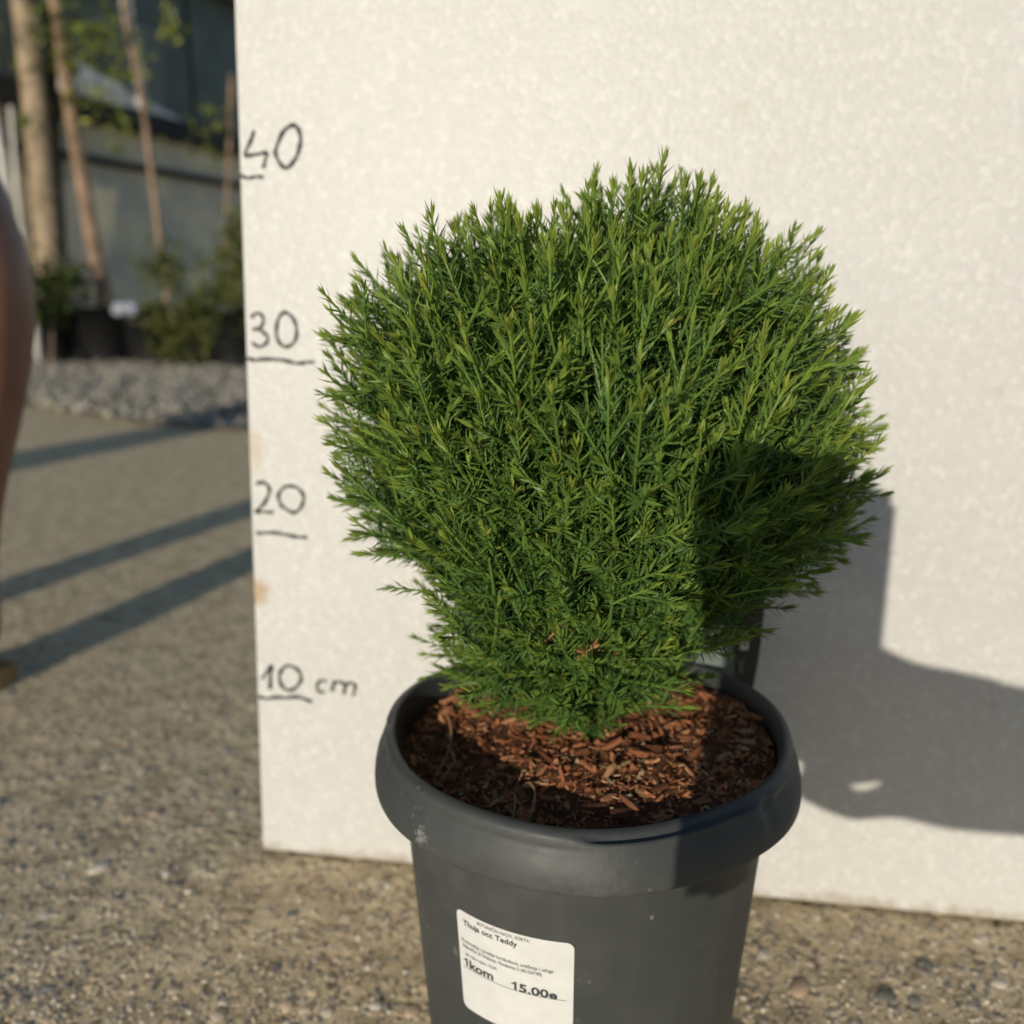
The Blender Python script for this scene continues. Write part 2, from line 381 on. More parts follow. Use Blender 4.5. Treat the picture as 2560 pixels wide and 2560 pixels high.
def rb(z): return .06153 + (.07265 - .06153) * z / .15034
body_prof = [(rb(z), z) for z in np.linspace(.1505, .004, 14)] + [(rb(0) - .001, .001), (rb(0) - .004, .0), (.02, .0), (.001, .0)]
body_prof = [(.0700, .1505)] + [(.0722, .1507)] + body_prof
pbody = lathe('body', body_prof, M_pot, pot, lambda th, j, r, z: (.0004 * math.sin(2 * math.radians(th) + 1) + .0002 * math.sin(5 * math.radians(th)), 0))
# sticker on the curved wall
t = NT('sticker_paper'); nn = t.noise(120, 3); t.col(t.ramp(nn.outputs[0], [(.3, (.66, .66, .65)), (.7, (.72, .72, .71))])); t.rough(.5, .4); M_stk = t.m
M_print = simple('printed_ink', (.045, .055, .055), .6, .3)
TH0, TH1, Z0, Z1 = -133.3, -96.6, .0783, .1218
def wall(th, z, off):
    a = math.radians(th); r = rb(z) + .0004 * math.sin(2 * a + 1) + .0002 * math.sin(5 * a) + off
    return (r * math.cos(a), r * math.sin(a), z)
NX, NY = 40, 40; V = []; F = []; rcx = 2.1; rcz = .0026
for j in range(NY + 1):
    for i in range(NX + 1):
        u = i / NX; v = (1 - math.cos(PI * j / NY)) / 2; th = TH0 + (TH1 - TH0) * u; z = Z0 + (Z1 - Z0) * v
        # rounded corners: pull the row ends in
        dzc = min(z - Z0, Z1 - z); ins = 0
        if dzc < rcz: ins = rcx * (1 - math.sqrt(max(0, 1 - ((rcz - dzc) / rcz) ** 2)))
        th = TH0 + ins + (TH1 - TH0 - 2 * ins) * u
        V.append(wall(th, z, .00022))
for j in range(NY):
    for i in range(NX): F.append((j * (NX + 1) + i, j * (NX + 1) + i + 1, (j + 1) * (NX + 1) + i + 1, (j + 1) * (NX + 1) + i))
sticker = link('sticker', mesh('sticker', V, F, True), M_stk, pot, loc=(0, 0, 0)); tag(sticker, 'white price sticker with printed black text')
def print_text(txt, th0, th1, z, hgt, bold, name='printed_line'):
    cu = bpy.data.curves.new(name, 'FONT'); cu.body = txt; cu.size = 1.0; cu.offset = bold; cu.resolution_u = 3
    o = bpy.data.objects.new(name, cu); C.objects.link(o); bpy.context.view_layer.update()
    dg = bpy.context.evaluated_depsgraph_get(); me = bpy.data.meshes.new_from_object(o.evaluated_get(dg))
    bpy.data.objects.remove(o); bpy.data.curves.remove(cu)
    co = np.array([v.co[:] for v in me.vertices]); x0, x1 = co[:, 0].min(), co[:, 0].max()
    for v in me.vertices:
        th = th0 + (v.co.x - x0) / (x1 - x0) * (th1 - th0); zz = z + v.co.y * hgt
        v.co = wall(th, zz, .00036)
    me.materials.clear(); me.name = name
    return link(name, me, M_print, sticker, loc=(0, 0, 0))
print_text('BOTANIČKI NAZIV, SORTA', -125.4, -109.2, .1194, .0020, .0)
print_text('Thuja occ Teddy', -130.8, -112.7, .1162, .0032, .022)
print_text('Proizvodnja i prodaja hortikulture, uređenje i usluga', -131.8, -102.4, .10845, .0021, .004)
print_text('Valjevečka 20 Orahovac, Novakovac S (401/547/90)', -131.6, -105.7, .1062, .0021, .004)
print_text('Jed. mjera cijena / KOM.', -130.8, -119.3, .1030, .0019, .0)
print_text('kom', -129.4, -120.8, .0979, .0050, .03)
print_text('5.00e', -112.5, -101.2, .0974, .0048, .03)
def print_one(th, z, w, h):
    P = [(.52, 0), (.86, 0), (.86, 1), (.62, 1), (.40, .84), (.10, .74), (.10, .60), (.36, .66), (.52, .76)]
    V = [wall(th + a * w, z + b * h, .00036) for a, b in P]
    link('printed_line', mesh('printed_line', V, [(0, 1, 2, 3, 8), (3, 4, 7, 8), (4, 5, 6, 7)]), M_print, sticker, loc=(0, 0, 0))
print_one(-131.9, .0979, 2.1, .0036); print_one(-115.1, .0974, 2.1, .0036)
V = []; F = []
for i in range(31):
    th = -132.1 + (33.5) * i / 30; V += [wall(th, .09715, .00034), wall(th, .09730, .00034)]
    if i: F.append((2 * i - 2, 2 * i, 2 * i + 1, 2 * i - 1))
link('printed_line', mesh('printed_line', V, F), M_print, sticker, loc=(0, 0, 0))

# ------------------------------------------------------------------ mulch in the pot
SOIL_C = (PX, PY)
def soil_z(x, y):
    dx, dy = x - PX, y - PY; r = math.hypot(dx, dy) / .073; a = math.atan2(dy, dx)
    z = .1618 + .0030 * max(-.5, min(1, dx / .06)) + .0035 * math.exp(-((dx + .002) ** 2 + (dy - .004) ** 2) / .0012)
    z -= .0065 * math.exp(-((dx + .050) ** 2 + (dy + .010) ** 2) / .0007) + .0045 * math.exp(-((dx + .022) ** 2 + (dy + .058) ** 2) / .0004)
    z += .0012 * math.sin(dx * 160 + 1) * math.sin(dy * 140 + 2) + .0006 * math.sin(dx * 420) * math.sin(dy * 390 + 1)
    z -= .0022 * max(0, r - .85) / .15
    return z
t = NT('peat_soil'); n1 = t.noise(160, 6, .7); n2 = t.noise(900, 3)
t.col(t.ramp(n1.outputs[0], [(.3, (.045, .022, .012)), (.55, (.14, .062, .030)), (.75, (.27, .125, .060))])); t.rough(.95, .15)
t.bump(t.math('ADD', n1.outputs[0], t.math('MULTIPLY', n2.outputs[0], .4)), 1.0, .003); M_soil = t.m
V = []; F = []; NR, NS = 26, 96
V.append((PX, PY, soil_z(PX, PY)))
for i in range(1, NR + 1):
    r = .0735 * i / NR
    for k in range(NS):
        a = 2 * PI * k / NS; x = PX + r * math.cos(a); y = PY + r * math.sin(a); V.append((x, y, soil_z(x, y) + random.uniform(-.0008, .0008)))
for k in range(NS): F.append((0, 1 + k, 1 + (k + 1) % NS))
for i in range(NR - 1):
    for k in range(NS):
        a = 1 + i * NS; F.append((a + k, a + NS + k, a + NS + (k + 1) % NS, a + (k + 1) % NS))
mulch = empty('bark_mulch', (PX, PY, .15)); tag(mulch, 'reddish brown bark mulch and peat filling the dark grey pot', 'mulch')
link('soil', mesh('soil', V, F, True), M_soil, mulch)
def chip_data(seed):
    r = random.Random(seed); n = r.choice([2, 3, 3]); V = []; F = []
    Lx = 1.0; w = r.uniform(.22, .5); h = r.uniform(.10, .22); bend = r.uniform(-.12, .12)
    for i in range(n + 1):
        u = i / n * 2 - 1; k = (1 - .45 * abs(u) ** 2) * r.uniform(.75, 1.1)
        zc = bend * u * u; yo = r.uniform(-.08, .08)
        V += [(u * Lx + r.uniform(-.08, .08), -w * k + yo, zc - h), (u * Lx + r.uniform(-.08, .08), w * k + yo, zc - h * r.uniform(.6, 1)), (u * Lx + r.uniform(-.1, .1), w * k * .8 + yo, zc + h), (u * Lx + r.uniform(-.1, .1), -w * k * .8 + yo, zc + h * r.uniform(.5, 1))]
    for i in range(n):
        a = 4 * i
        for k in range(4): F.append((a + k, a + (k + 1) % 4, a + 4 + (k + 1) % 4, a + 4 + k))
    F.append((3, 2, 1, 0)); F.append((4 * n, 4 * n + 1, 4 * n + 2, 4 * n + 3))
    return V, F
def bark_mat(name, use_attr):
    t = NT(name)
    if use_attr: a = t.node('ShaderNodeAttribute'); a.attribute_name = 'tone'; f = a.outputs['Fac']
    else: f = t.node('ShaderNodeObjectInfo').outputs['Random']
    c = t.ramp(f, [(0, (.09, .036, .018)), (.2, (.26, .095, .042)), (.45, (.50, .19, .080)), (.65, (.36, .150, .070)), (.82, (.64, .31, .15)), (.92, (.30, .22, .10)), (1, (.70, .45, .27))])
    n = t.noise(500, 4, .7); t.col(t.mix(1.0, c, t.ramp(n.outputs[0], [(.3, .55), (.7, 1.2)]), 'MULTIPLY')); t.rough(.85, .2); t.bump(n.outputs[0], .6, .0012)
    return t.m
M_chip = bark_mat('bark', False); M_chip2 = bark_mat('bark_crumb', True)
chip_var = [chip_data(300 + k) for k in range(16)]
chip_me = []
for V, F in chip_var:
    me = mesh('bark_chip', V, F); me.materials.append(M_chip); chip_me.append(me)
def soil_spot(rmax=.0715):
    while True:
        r = rmax * math.sqrt(random.random()); a = random.uniform(0, 2 * PI)
        x, y = PX + r * math.cos(a), PY + r * math.sin(a)
        return x, y
mulch_inv = None
def put_chip(x, y, s, rz, dz=.0006, tilt=.45, me=None):
    o = link('bark_chip', me or random.choice(chip_me), None, mulch, loc=(x - PX, y - PY, soil_z(x, y) - .15 + dz), rot=(random.gauss(0, tilt), random.gauss(0, tilt), rz))
    o.scale = (s, s * random.uniform(.8, 1.2), s * random.uniform(.8, 1.2)); return o
cnt = 0
def spx(px, py): P = on_z(px, py, .1615); return P.x, P.y
# pieces that stand out in the photograph
for (px, py, s, rz) in [(885, 1335, .0062, -.62), (1003, 1478, .0032, .3), (985, 1530, .0048, .95), (960, 1495, .003, -1.0), (1150, 1425, .0052, -.1), (1205, 1440, .0048, -.9), (1300, 1300, .0050, -.15),
                        (1175, 1545, .0045, .5), (1080, 1560, .0035, 1.2), (1040, 1400, .0046, -.35), (1365, 1445, .0040, .8), (1240, 1500, .0042, .3), (850, 1390, .0040, -1.0), (1120, 1530, .004, 0.2)]:
    x, y = spx(px, py); put_chip(x, y, s, rz, .0018, .18); cnt += 1
while cnt < 286:
    x, y = soil_spot()
    if (y - PY) > .03 and random.random() < .7: continue
    put_chip(x, y, random.uniform(.0013, .0036) * (1.6 if random.random() < .18 else 1), random.uniform(0, 6.3), random.uniform(.0, .0014)); cnt += 1
VV = []; FF = []; TT = []
for i in range(4200):
    x, y = soil_spot(.0728); V, F = random.choice(chip_var); s = random.uniform(.0006, .0016) if random.random() < .8 else random.uniform(.0016, .0030)
    m = Matrix.Translation((x, y, soil_z(x, y) + random.uniform(-.0003, .0010))) @ Matrix.Rotation(random.uniform(0, 6.3), 4, 'Z') @ Matrix.Rotation(random.gauss(0, .5), 4, 'X') @ Matrix.Rotation(random.gauss(0, .5), 4, 'Y')
    off = len(VV); tone = random.random(); k = random.uniform(.5, 1.0)
    for v in V: VV.append(m @ Vector((v[0] * s, v[1] * s * (1.1 if k > .65 else .5), v[2] * s))); TT.append(tone)
    for f in F: FF.append([a + off for a in f])
me = mesh('bark_crumbs', VV, FF); ca = me.color_attributes.new('tone', 'FLOAT_COLOR', 'POINT'); ca.data.foreach_set('color', np.repeat(np.array(TT), 4).astype(np.float32))
tag(link('bark_crumbs', me, M_chip2, mulch), kind='stuff')
M_twig = simple('dry_twig', (.34, .20, .11), .85, .2, 300, .3)
for pts in ([(838, 1335), (850, 1365), (850, 1390), (838, 1425), (822, 1455)], [(850, 1390), (858, 1425), (852, 1445), (835, 1462)], [(965, 1490), (972, 1510), (965, 1545)], [(1000, 1475), (1010, 1500), (998, 1530)]):
    Q = []
    for i, (a, b) in enumerate(pts):
        x, y = spx(a, b); Q.append((x, y, soil_z(x, y) + .0022 + .0025 * math.sin(PI * i / (len(pts) - 1))))
    Q = spline(Q, 5); tube('twig', Q, [.0006 * (1 - .5 * i / len(Q)) for i in range(len(Q))], M_twig, mulch, 6)

# ------------------------------------------------------------------ the dwarf conifer
BX, BY = .030, .322
t = NT('needle_green'); at = t.node('ShaderNodeAttribute'); at.attribute_name = 'tone'; sepc = t.node('ShaderNodeSeparateColor'); t.link(at.outputs['Color'], sepc.inputs[0])
oi = t.node('ShaderNodeObjectInfo')
age = sepc.outputs[0]; rnd = sepc.outputs[1]
c0 = t.ramp(age, [(0, (.026, .064, .022)), (.45, (.068, .148, .034)), (.75, (.135, .230, .042)), (.93, (.235, .310, .052)), (1, (.31, .32, .068))])  # young tips yellower; bases deepened further as painted shade in the gaps
var = t.math('ADD', t.math('MULTIPLY', rnd, .55), t.math('ADD', t.math('MULTIPLY', oi.outputs['Random'], .30), t.math('MULTIPLY', sepc.outputs[2], .30)))
c1 = t.mix(1.0, c0, t.ramp(var, [(.1, (.62, .70, .75)), (.55, (1.0, 1.0, 1.0)), (.95, (1.35, 1.18, .85))]), 'MULTIPLY')
brown = t.math('MULTIPLY', t.ramp(rnd, [(.955, 0.0), (.985, .75)]), t.ramp(age, [(.75, 0.25), (.95, 1.0)]))
c1 = t.mix(brown, c1, (.27, .15, .05))
t.col(c1); t.rough(.48, .35)
tr = t.node('ShaderNodeBsdfTranslucent'); t.link(t.mix(1.0, c1, (1.0, 1.1, .5), 'MULTIPLY'), tr.inputs[0])
mx = t.node('ShaderNodeMixShader'); mx.inputs[0].default_value = .12; t.link(t.p.outputs[0], mx.inputs[1]); t.link(tr.outputs[0], mx.inputs[2]); t.link(mx.outputs[0], t.out.inputs[0])
M_needle = t.m
M_dry = simple('dry_needle', (.36, .19, .09), .8, .2, 300, .35)

def make_sprig(seed, L=.056, sides=5):
    r = random.Random(seed); V = []; F = []; T = []
    def stem(pts, r0, r1, a0, a1):
        n = 4; o = len(V); m = len(pts)
        for i, p in enumerate(pts):
            tg = (pts[min(i + 1, m - 1)] - pts[max(i - 1, 0)]).normalized(); a = tg.orthogonal().normalized(); b = tg.cross(a); rr = r0 + (r1 - r0) * i / (m - 1)
            for k in range(n):
                w = 2 * PI * k / n; V.append(p + (a * math.cos(w) + b * math.sin(w)) * rr); T.append((a0 + (a1 - a0) * i / (m - 1), .62, .5))
        for i in range(m - 1):
            for k in range(n): F.append((o + i * n + k, o + i * n + (k + 1) % n, o + (i + 1) * n + (k + 1) % n, o + (i + 1) * n + k))
    def needle(P, ax, out, ang, ln, wd, age):
        d = (ax * math.cos(ang) + out * math.sin(ang)).normalized(); w = d.cross(ax)
        if w.length < 1e-4: w = out.cross(ax)
        w.normalize(); w = (w + out * r.uniform(-.5, .5)).normalized(); o = len(V)
        mid = P + d * ln * .5 + ax * ln * .03 ; tip = P + d * ln + ax * ln * r.uniform(.02, .12)
        V.extend([P - w * wd * .28, P + w * wd * .28, mid + w * wd * .5, mid - w * wd * .5, tip])
        g = r.random(); T.extend([(min(1, age + .05), g, .5)] * 2 + [(age, g, .5)] * 2 + [(min(1, age + .04), g, .5)])
        F.append((o, o + 1, o + 2, o + 3)); F.append((o + 3, o + 2, o + 4))
    def shoot(base, ax, ln, start, a0, a1, big):
        b = ax.orthogonal().normalized(); b = (Matrix.Rotation(r.uniform(0, 6.3), 3, ax) @ b); cv = r.uniform(.02, .10) * ln
        n = max(4, int(ln / .007)); pts = [base + ax * ln * i / n + b * cv * (i / n) ** 2 for i in range(n + 1)]
        stem(pts, .00080 if big else .00058, .00040, a0 * .6 + .40, a1)
        sp = .00178 if big else .0016; z = start; k = 0; out0 = ax.orthogonal().normalized()
        while z < ln:
            u = z / ln; i = min(n - 1, int(u * n)); f = u * n - i; P = pts[i].lerp(pts[i + 1], f); axl = (pts[i + 1] - pts[i]).normalized()
            near = max(0, 1 - (ln - z) / .007); age = a0 + (a1 - a0) * u ** 1.3 + .10 * near
            for s in range(2):
                rot = k * 1.5708 + s * PI + r.gauss(0, .28); out = Matrix.Rotation(rot, 3, axl) @ (out0 - axl * out0.dot(axl)).normalized()
                ang = math.radians((62 - 14 * u - 26 * near) + r.gauss(0, 8)); nl = (.0076 if big else .0066) * (1 - .25 * near) * r.uniform(.78, 1.15)
                if r.random() < .05: continue
                needle(P, axl, out, ang, nl, .00092 * r.uniform(.8, 1.15), max(0, min(1, age + r.gauss(0, .05))))
            z += sp * r.uniform(.85, 1.2); k += 1
        for _ in range(5):
            out = Matrix.Rotation(r.uniform(0, 6.3), 3, ax) @ out0; needle(pts[-1], ax, out, math.radians(r.uniform(5, 26)), 0.0056 * r.uniform(.7, 1.2), .0011, min(1, a1 + .08))
        return pts
    main = shoot(Vector((0, 0, 0)), Vector((0, 0, 1)), L, .006, .10, .80, True)
    for s in range(sides):
        u = .16 + .62 * (s + r.uniform(.1, .9)) / sides; i = int(u * (len(main) - 1)); P = main[i]
        az = s * 2.4 + r.uniform(-.5, .5); an = math.radians(r.uniform(30, 48)); ax = Vector((math.sin(an) * math.cos(az), math.sin(an) * math.sin(az), math.cos(an)))
        shoot(P, ax, min(r.uniform(.014, .030) * (1.15 - .5 * u), (1 - u) * L * .95 + .002), .002, .22 + .3 * u, .74, False)
    return np.array([v[:] for v in V]), F, np.array(T)
variants = [make_sprig(1000 + k, .060, random.choice([3, 3, 4, 4])) for k in range(14)]
def sprig_mesh(name, V, F, T, mat):
    me = bpy.data.meshes.new(name); me.from_pydata(V.tolist(), [], F); ca = me.color_attributes.new('tone', 'FLOAT_COLOR', 'POINT')
    c4 = np.ones((len(V), 4), np.float32); c4[:, :3] = T; ca.data.foreach_set('color', c4.ravel()); me.materials.append(mat); me.update(); return me
var_me = [sprig_mesh('sprig', *v, M_needle) for v in variants]

# outline of the crown, read off at the plane through its middle
YB = .319
left_px = [(1085, 1372), (935, 1355), (905, 1290), (835, 1235), (800, 1205), (795, 1100), (770, 1035), (735, 1000), (690, 950), (652, 900), (645, 850), (628, 800), (616, 740), (614, 670), (632, 620), (640, 560), (645, 520), (700, 475), (780, 432), (880, 405), (960, 400), (1040, 385), (1140, 362), (1225, 330)]
right_px = [(1085, 1372), (1235, 1355), (1275, 1300), (1320, 1240), (1365, 1200), (1410, 1140), (1440, 1080), (1490, 1030), (1590, 1000), (1625, 950), (1628, 900), (1645, 850), (1655, 800), (1648, 740), (1625, 690), (1605, 650), (1595, 600), (1590, 560), (1560, 500), (1535, 455), (1430, 410), (1400, 385), (1345, 352), (1280, 330), (1225, 330)]
def prof(px, n=60):
    P = np.array([(on_y(a, b, YB).x, on_y(a, b, YB).z) for a, b in px]); d = np.concatenate([[0], np.cumsum(np.hypot(*np.diff(P, axis=0).T))]); s = np.linspace(0, d[-1], n)
    return np.stack([np.interp(s, d, P[:, 0]), np.interp(s, d, P[:, 1])], 1)
PL, PR = prof(left_px), prof(right_px)
AX = .034
def envelope(s, th):                  # s 0..1 along the outline, th around the stem (0 = +x)
    i = s * 59; a = int(min(58, i)); f = i - a
    l = PL[a] * (1 - f) + PL[a + 1] * f; r = PR[a] * (1 - f) + PR[a + 1] * f
    rl, rr = max(.0, AX - l[0]), max(.0, r[0] - AX)
    w = (1 + math.cos(th)) / 2; rad = (rl * (1 - w) + rr * w) * .91; z = l[1] * (1 - w) + r[1] * w
    rad *= 1 - .05 * abs(math.sin(th)); y = YB + rad * math.sin(th)
    if z < CAM.z: z = CAM.z + (z - CAM.z) * (.5 + .5 * y / YB if y > YB else y / YB)       # the crown is undercut at the front
    return Vector((AX + rad * math.cos(th), y, z)), rad
shrub = empty('dwarf_conifer', (BX, BY, .158)); tag(shrub, 'dense rounded dwarf conifer with soft bright green needles growing in the grey pot', 'shrub')
bpy.context.view_layer.update()
def base_for(tip):
    return Vector((BX, BY, .172 + .36 * max(0, tip.z - .185)))
tips = []
def bare(tip):                        # the foot of the crown is narrow; the plant label shows beside it
    v_ = tip - CAM; zz = v_.dot(FW); ix = 966 + 1932 * FPX * v_.dot(RT) / zz; iy = 966 - 1932 * FPX * v_.dot(UP) / zz
    if ix > 1310 and iy > 1140: return True
    if iy > 985 and ix > 1490 - (iy - 985) * .85: return True
    return iy > 980 and ix < 775 + (iy - 980) * .16
def sample(n, k0, k1, jit):
    got = 0; cells = {}
    while got < n:
        s = random.random(); th = random.uniform(0, 2 * PI); P, rad = envelope(s, th)
        if random.random() > (rad + .012) / .12: continue
        key = (int(P.x / jit), int(P.y / jit), int(P.z / jit))
        if cells.get(key, 0) >= 2: continue
        cells[key] = cells.get(key, 0) + 1
        k = random.uniform(k0, k1); Cc = Vector((AX, YB, max(.185, min(.29, .5 * P.z + .12)))); tip = Cc + (P - Cc) * k
        if tip.z < soil_z(tip.x, tip.y) + .006: continue
        if bare(tip): continue
        tips.append((tip, k)); got += 1
sample(520, .90, .995, .0135); sample(40, .99, 1.03, .02)
for PP, sg in ((left_px, -1), (right_px, 1)):        # shoots along the outline
    for a, b in spline(PP[3:], 4):
        tp = on_y(a + random.gauss(-sg * 16, 12), b + random.gauss(14, 14), YB + random.gauss(.0, .02))
        if not bare(tp): tips.append((tp, 1.0))
for a, b, Y in ((1632, 978, .335), (1600, 985, .33), (1625, 945, .33), (1650, 890, .32), (1560, 985, .33), (1500, 1010, .33), (1600, 960, .29), (1630, 905, .34), (1580, 975, .35), (1545, 985, .31),
                (800, 1195, .34), (815, 1150, .34), (830, 1225, .34), (862, 1245, .34), (795, 1105, .33), (640, 885, .32), (655, 920, .33), (1275, 1275, .29), (1300, 1235, .30)): tips.append((on_y(a, b, Y), 1.0))
sample(260, .70, .88, .016); sample(130, .42, .68, .02)
items = []
for i, (tip, k) in enumerate(tips):
    b = base_for(tip); d = (tip - b).normalized()
    front = max(0, min(1, (YB - tip.y) / .085)) * max(0, min(1, (tip.z - .195) / .05))
    d = (d + Vector((random.gauss(0, .11), random.gauss(0, .11), random.gauss(.03, .10) + .75 * front))).normalized()
    sc_ = random.uniform(.8, 1.12) * (1 if k > .9 else .9)
    dist = (tip - b).length
    sc_ = min(sc_, max(.35, dist / .060 * 1.05))
    q = d.to_track_quat('Z', 'Y') @ Quaternion((0, 0, 1), random.uniform(0, 6.3))
    m = Matrix.Translation(tip - d * .060 * sc_) @ q.to_matrix().to_4x4() @ Matrix.Scale(sc_, 4)
    toward = (CAM - tip).length - (.03 if k > .94 else 0)
    items.append((toward, i % 14, m, i))
items.sort(key=lambda a: a[0])
inv = shrub.matrix_world.inverted()
for (_, vi, m, i) in items[:298]:
    o = bpy.data.objects.new('sprig', var_me[vi]); C.objects.link(o); o.parent = shrub; o.matrix_local = inv @ m
VV = []; FF = []; TT = []; off = 0
for (_, vi, m, i) in items[298:]:
    V, F, T = variants[vi]; M3 = np.array(m)
    P = V @ M3[:3, :3].T + M3[:3, 3]; VV.append(P); FF += [tuple(a + off for a in f) for f in F]; off += len(P)
    T2 = T.copy(); T2[:, 2] = random.random(); TT.append(T2)
fol = sprig_mesh('foliage', np.concatenate(VV), FF, np.concatenate(TT), M_needle)
o = link('foliage', fol, None, shrub); tag(o, kind='stuff')
M_bark = simple('conifer_bark', (.17, .10, .055), .9, .2, 120, .4, .6, .001)
for k in range(15):
    a = 2 * PI * k / 15 + random.uniform(-.2, .2); P, rad = envelope(random.uniform(.6, .9), a)
    b0 = Vector((BX + .006 * math.cos(a), BY + .006 * math.sin(a), .150)); e = Vector((AX, YB, .26)).lerp(P, .6)
    mid = b0.lerp(e, .45) + Vector((-.012 * math.cos(a), -.012 * math.sin(a), .012))
    pts = spline([b0, mid, e], 6); tube('branch', pts, [.0028 * (1 - .75 * i / (len(pts) - 1)) for i in range(len(pts))], M_bark, shrub, 6)
# a few withered shoots low in the middle
Vd, Fd, Td = make_sprig(77, .010, 0); dry_me = sprig_mesh('dry_sprig', Vd, Fd, Td, M_dry)
for (px, py, Y, ax) in [(1085, 1215, .266, (-.4, -.3, .6)), (1135, 1205, .268, (.5, -.2, .6)), (1110, 1235, .270, (-.2, -.5, .2)), (1060, 1180, .268, (.3, -.4, .5)), (1165, 1240, .272, (.2, -.6, .1))]:
    o = bpy.data.objects.new('dry_sprig', dry_me); C.objects.link(o); o.parent = shrub
    d = Vector(ax).normalized(); o.matrix_local = inv @ (Matrix.Translation(on_y(px, py, Y) - d * .012) @ d.to_track_quat('Z', 'Y').to_matrix().to_4x4() @ Matrix.Scale(.7, 4))

# ------------------------------------------------------------------ plant tag behind the shrub
ptag = empty('plant_tag', (.085, .372, .15)); tag(ptag, 'dark plastic plant label standing at the back edge of the grey pot', 'plant label')
t = NT('tag_plastic'); nn = t.noise(60, 3); t.col(t.ramp(nn.outputs[0], [(.3, (.014, .016, .015)), (.7, (.022, .024, .023))])); t.rough(.35, .5); M_tag = t.m
M_tagw = simple('tag_print', (.62, .60, .56), .5, .3)
YT = .376
out = [(1300, 1330), (1400, 1318), (1412, 1312), (1421, 1296), (1428, 1262), (1436, 1210), (1442, 1150), (1446, 1090), (1449, 1010), (1448, 940), (1440, 915), (1425, 905), (1320, 905), (1300, 915), (1296, 940)]
pts = [on_y(a, b, YT) for a, b in out]; n = len(pts); V = [p for p in pts] + [p + Vector((0, .0012, 0)) for p in pts]
F = [tuple(range(n))] + [tuple(range(2 * n - 1, n - 1, -1))] + [(i, (i + 1) % n, n + (i + 1) % n, n + i) for i in range(n)]
bm = bmesh.new(); me = mesh('panel', V, F); bm.from_mesh(me); bmesh.ops.recalc_face_normals(bm, faces=bm.faces[:]); bm.to_mesh(me); bm.free()
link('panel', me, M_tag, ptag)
def flat_shape(name, pts, Y, mat, parent):
    P = [on_y(a, b, Y) for a, b in pts]; return link(name, mesh(name, P, [tuple(range(len(P)))]), mat, parent)
flat_shape('pale_panel', [(1302, 1322), (1388, 1316), (1384, 1230), (1378, 1100), (1372, 918), (1304, 918)], YT - .0004, simple('tag_pale', (.17, .205, .185), .5, .3), ptag)  # paler left part of the tag face
flat_shape('printed_icon', [(1397, 1206), (1413, 1204), (1412, 1226), (1396, 1227)], YT - .0006, M_tagw, ptag)
flat_shape('printed_icon', [(1401, 1211), (1405, 1221), (1409, 1211), (1406, 1211), (1405, 1215), (1404, 1211)], YT - .0010, M_tag, ptag)
M_tagg = simple('tag_grey_print', (.25, .26, .25), .5, .3)
for a in ([(1391, 1246), (1394, 1246), (1404, 1270), (1401, 1270)], [(1402, 1246), (1405, 1246), (1394, 1270), (1391, 1270)]):
    flat_shape('printed_icon', a, YT - .0006 - .0003 * (a[0][0] > 1395), M_tagg, ptag)

# ------------------------------------------------------------------ people
def skin_body(name, nodes, edges, mat, parent=None, root=0, sub=2):
    ids = list(nodes); ix = {k: i for i, k in enumerate(ids)}
    me = bpy.data.meshes.new(name); me.from_pydata([tuple(nodes[k][0]) for k in ids], [(ix[a], ix[b]) for a, b in edges], [])
    o = bpy.data.objects.new(name, me); C.objects.link(o)
    md = o.modifiers.new('skin', 'SKIN'); md.use_smooth_shade = True
    sv = me.skin_vertices[0].data
    for k in ids:
        r = nodes[k][1]; sv[ix[k]].radius = r if isinstance(r, tuple) else (r, r); sv[ix[k]].use_root = (k == ids[root])
    s = o.modifiers.new('sub', 'SUBSURF'); s.levels = sub; s.render_levels = sub
    bpy.context.view_layer.update(); dg = bpy.context.evaluated_depsgraph_get()
    m2 = bpy.data.meshes.new_from_object(o.evaluated_get(dg)); bpy.data.objects.remove(o); m2.name = name
    m2.materials.clear(); m2.polygons.foreach_set('use_smooth', [True] * len(m2.polygons))
    return link(name, m2, mat, parent)
t = NT('tanned_skin'); n1 = t.noise(40, 4); t.col(t.ramp(n1.outputs[0], [(.3, (.24, .105, .065)), (.7, (.30, .14, .085))])); t.rough(.5, .4); t.p.inputs['Subsurface Weight'].default_value = .06; t.p.inputs['Subsurface Radius'].default_value = (.01, .004, .002); M_skin = t.m
M_navy = simple('navy_cloth', (.02, .022, .035), .9, .1, 200, .3)
M_shirt = simple('grey_cloth', (.22, .23, .24), .9, .1, 150, .2)
M_sole = simple('sandal', (.30, .19, .08), .8, .2, 100, .2)
M_hair = simple('dark_hair', (.03, .02, .015), .8, .2)
def vec(*a): return Vector(a)
N = {
 'hip': (vec(-.60, .66, .92), .135), 'waist': (vec(-.60, .66, 1.08), .125), 'chest': (vec(-.61, .66, 1.30), .15), 'neck0': (vec(-.61, .66, 1.47), .06), 'neck': (vec(-.62, .66, 1.53), .055), 'head0': (vec(-.635, .66, 1.60), .085), 'head': (vec(-.635, .66, 1.68), .095), 'crown': (vec(-.625, .66, 1.745), .06), 'nose': (vec(-.74, .66, 1.63), .015),
 'shA': (vec(-.60, .50, 1.42), .06), 'elA': (vec(-.60, .44, 1.14), .045), 'wrA': (vec(-.68, .44, .92), .03), 'haA': (vec(-.70, .45, .84), .035),
 'shB': (vec(-.60, .82, 1.42), .06), 'elB': (vec(-.60, .88, 1.14), .045), 'wrB': (vec(-.68, .88, .92), .03), 'haB': (vec(-.70, .87, .84), .035)}
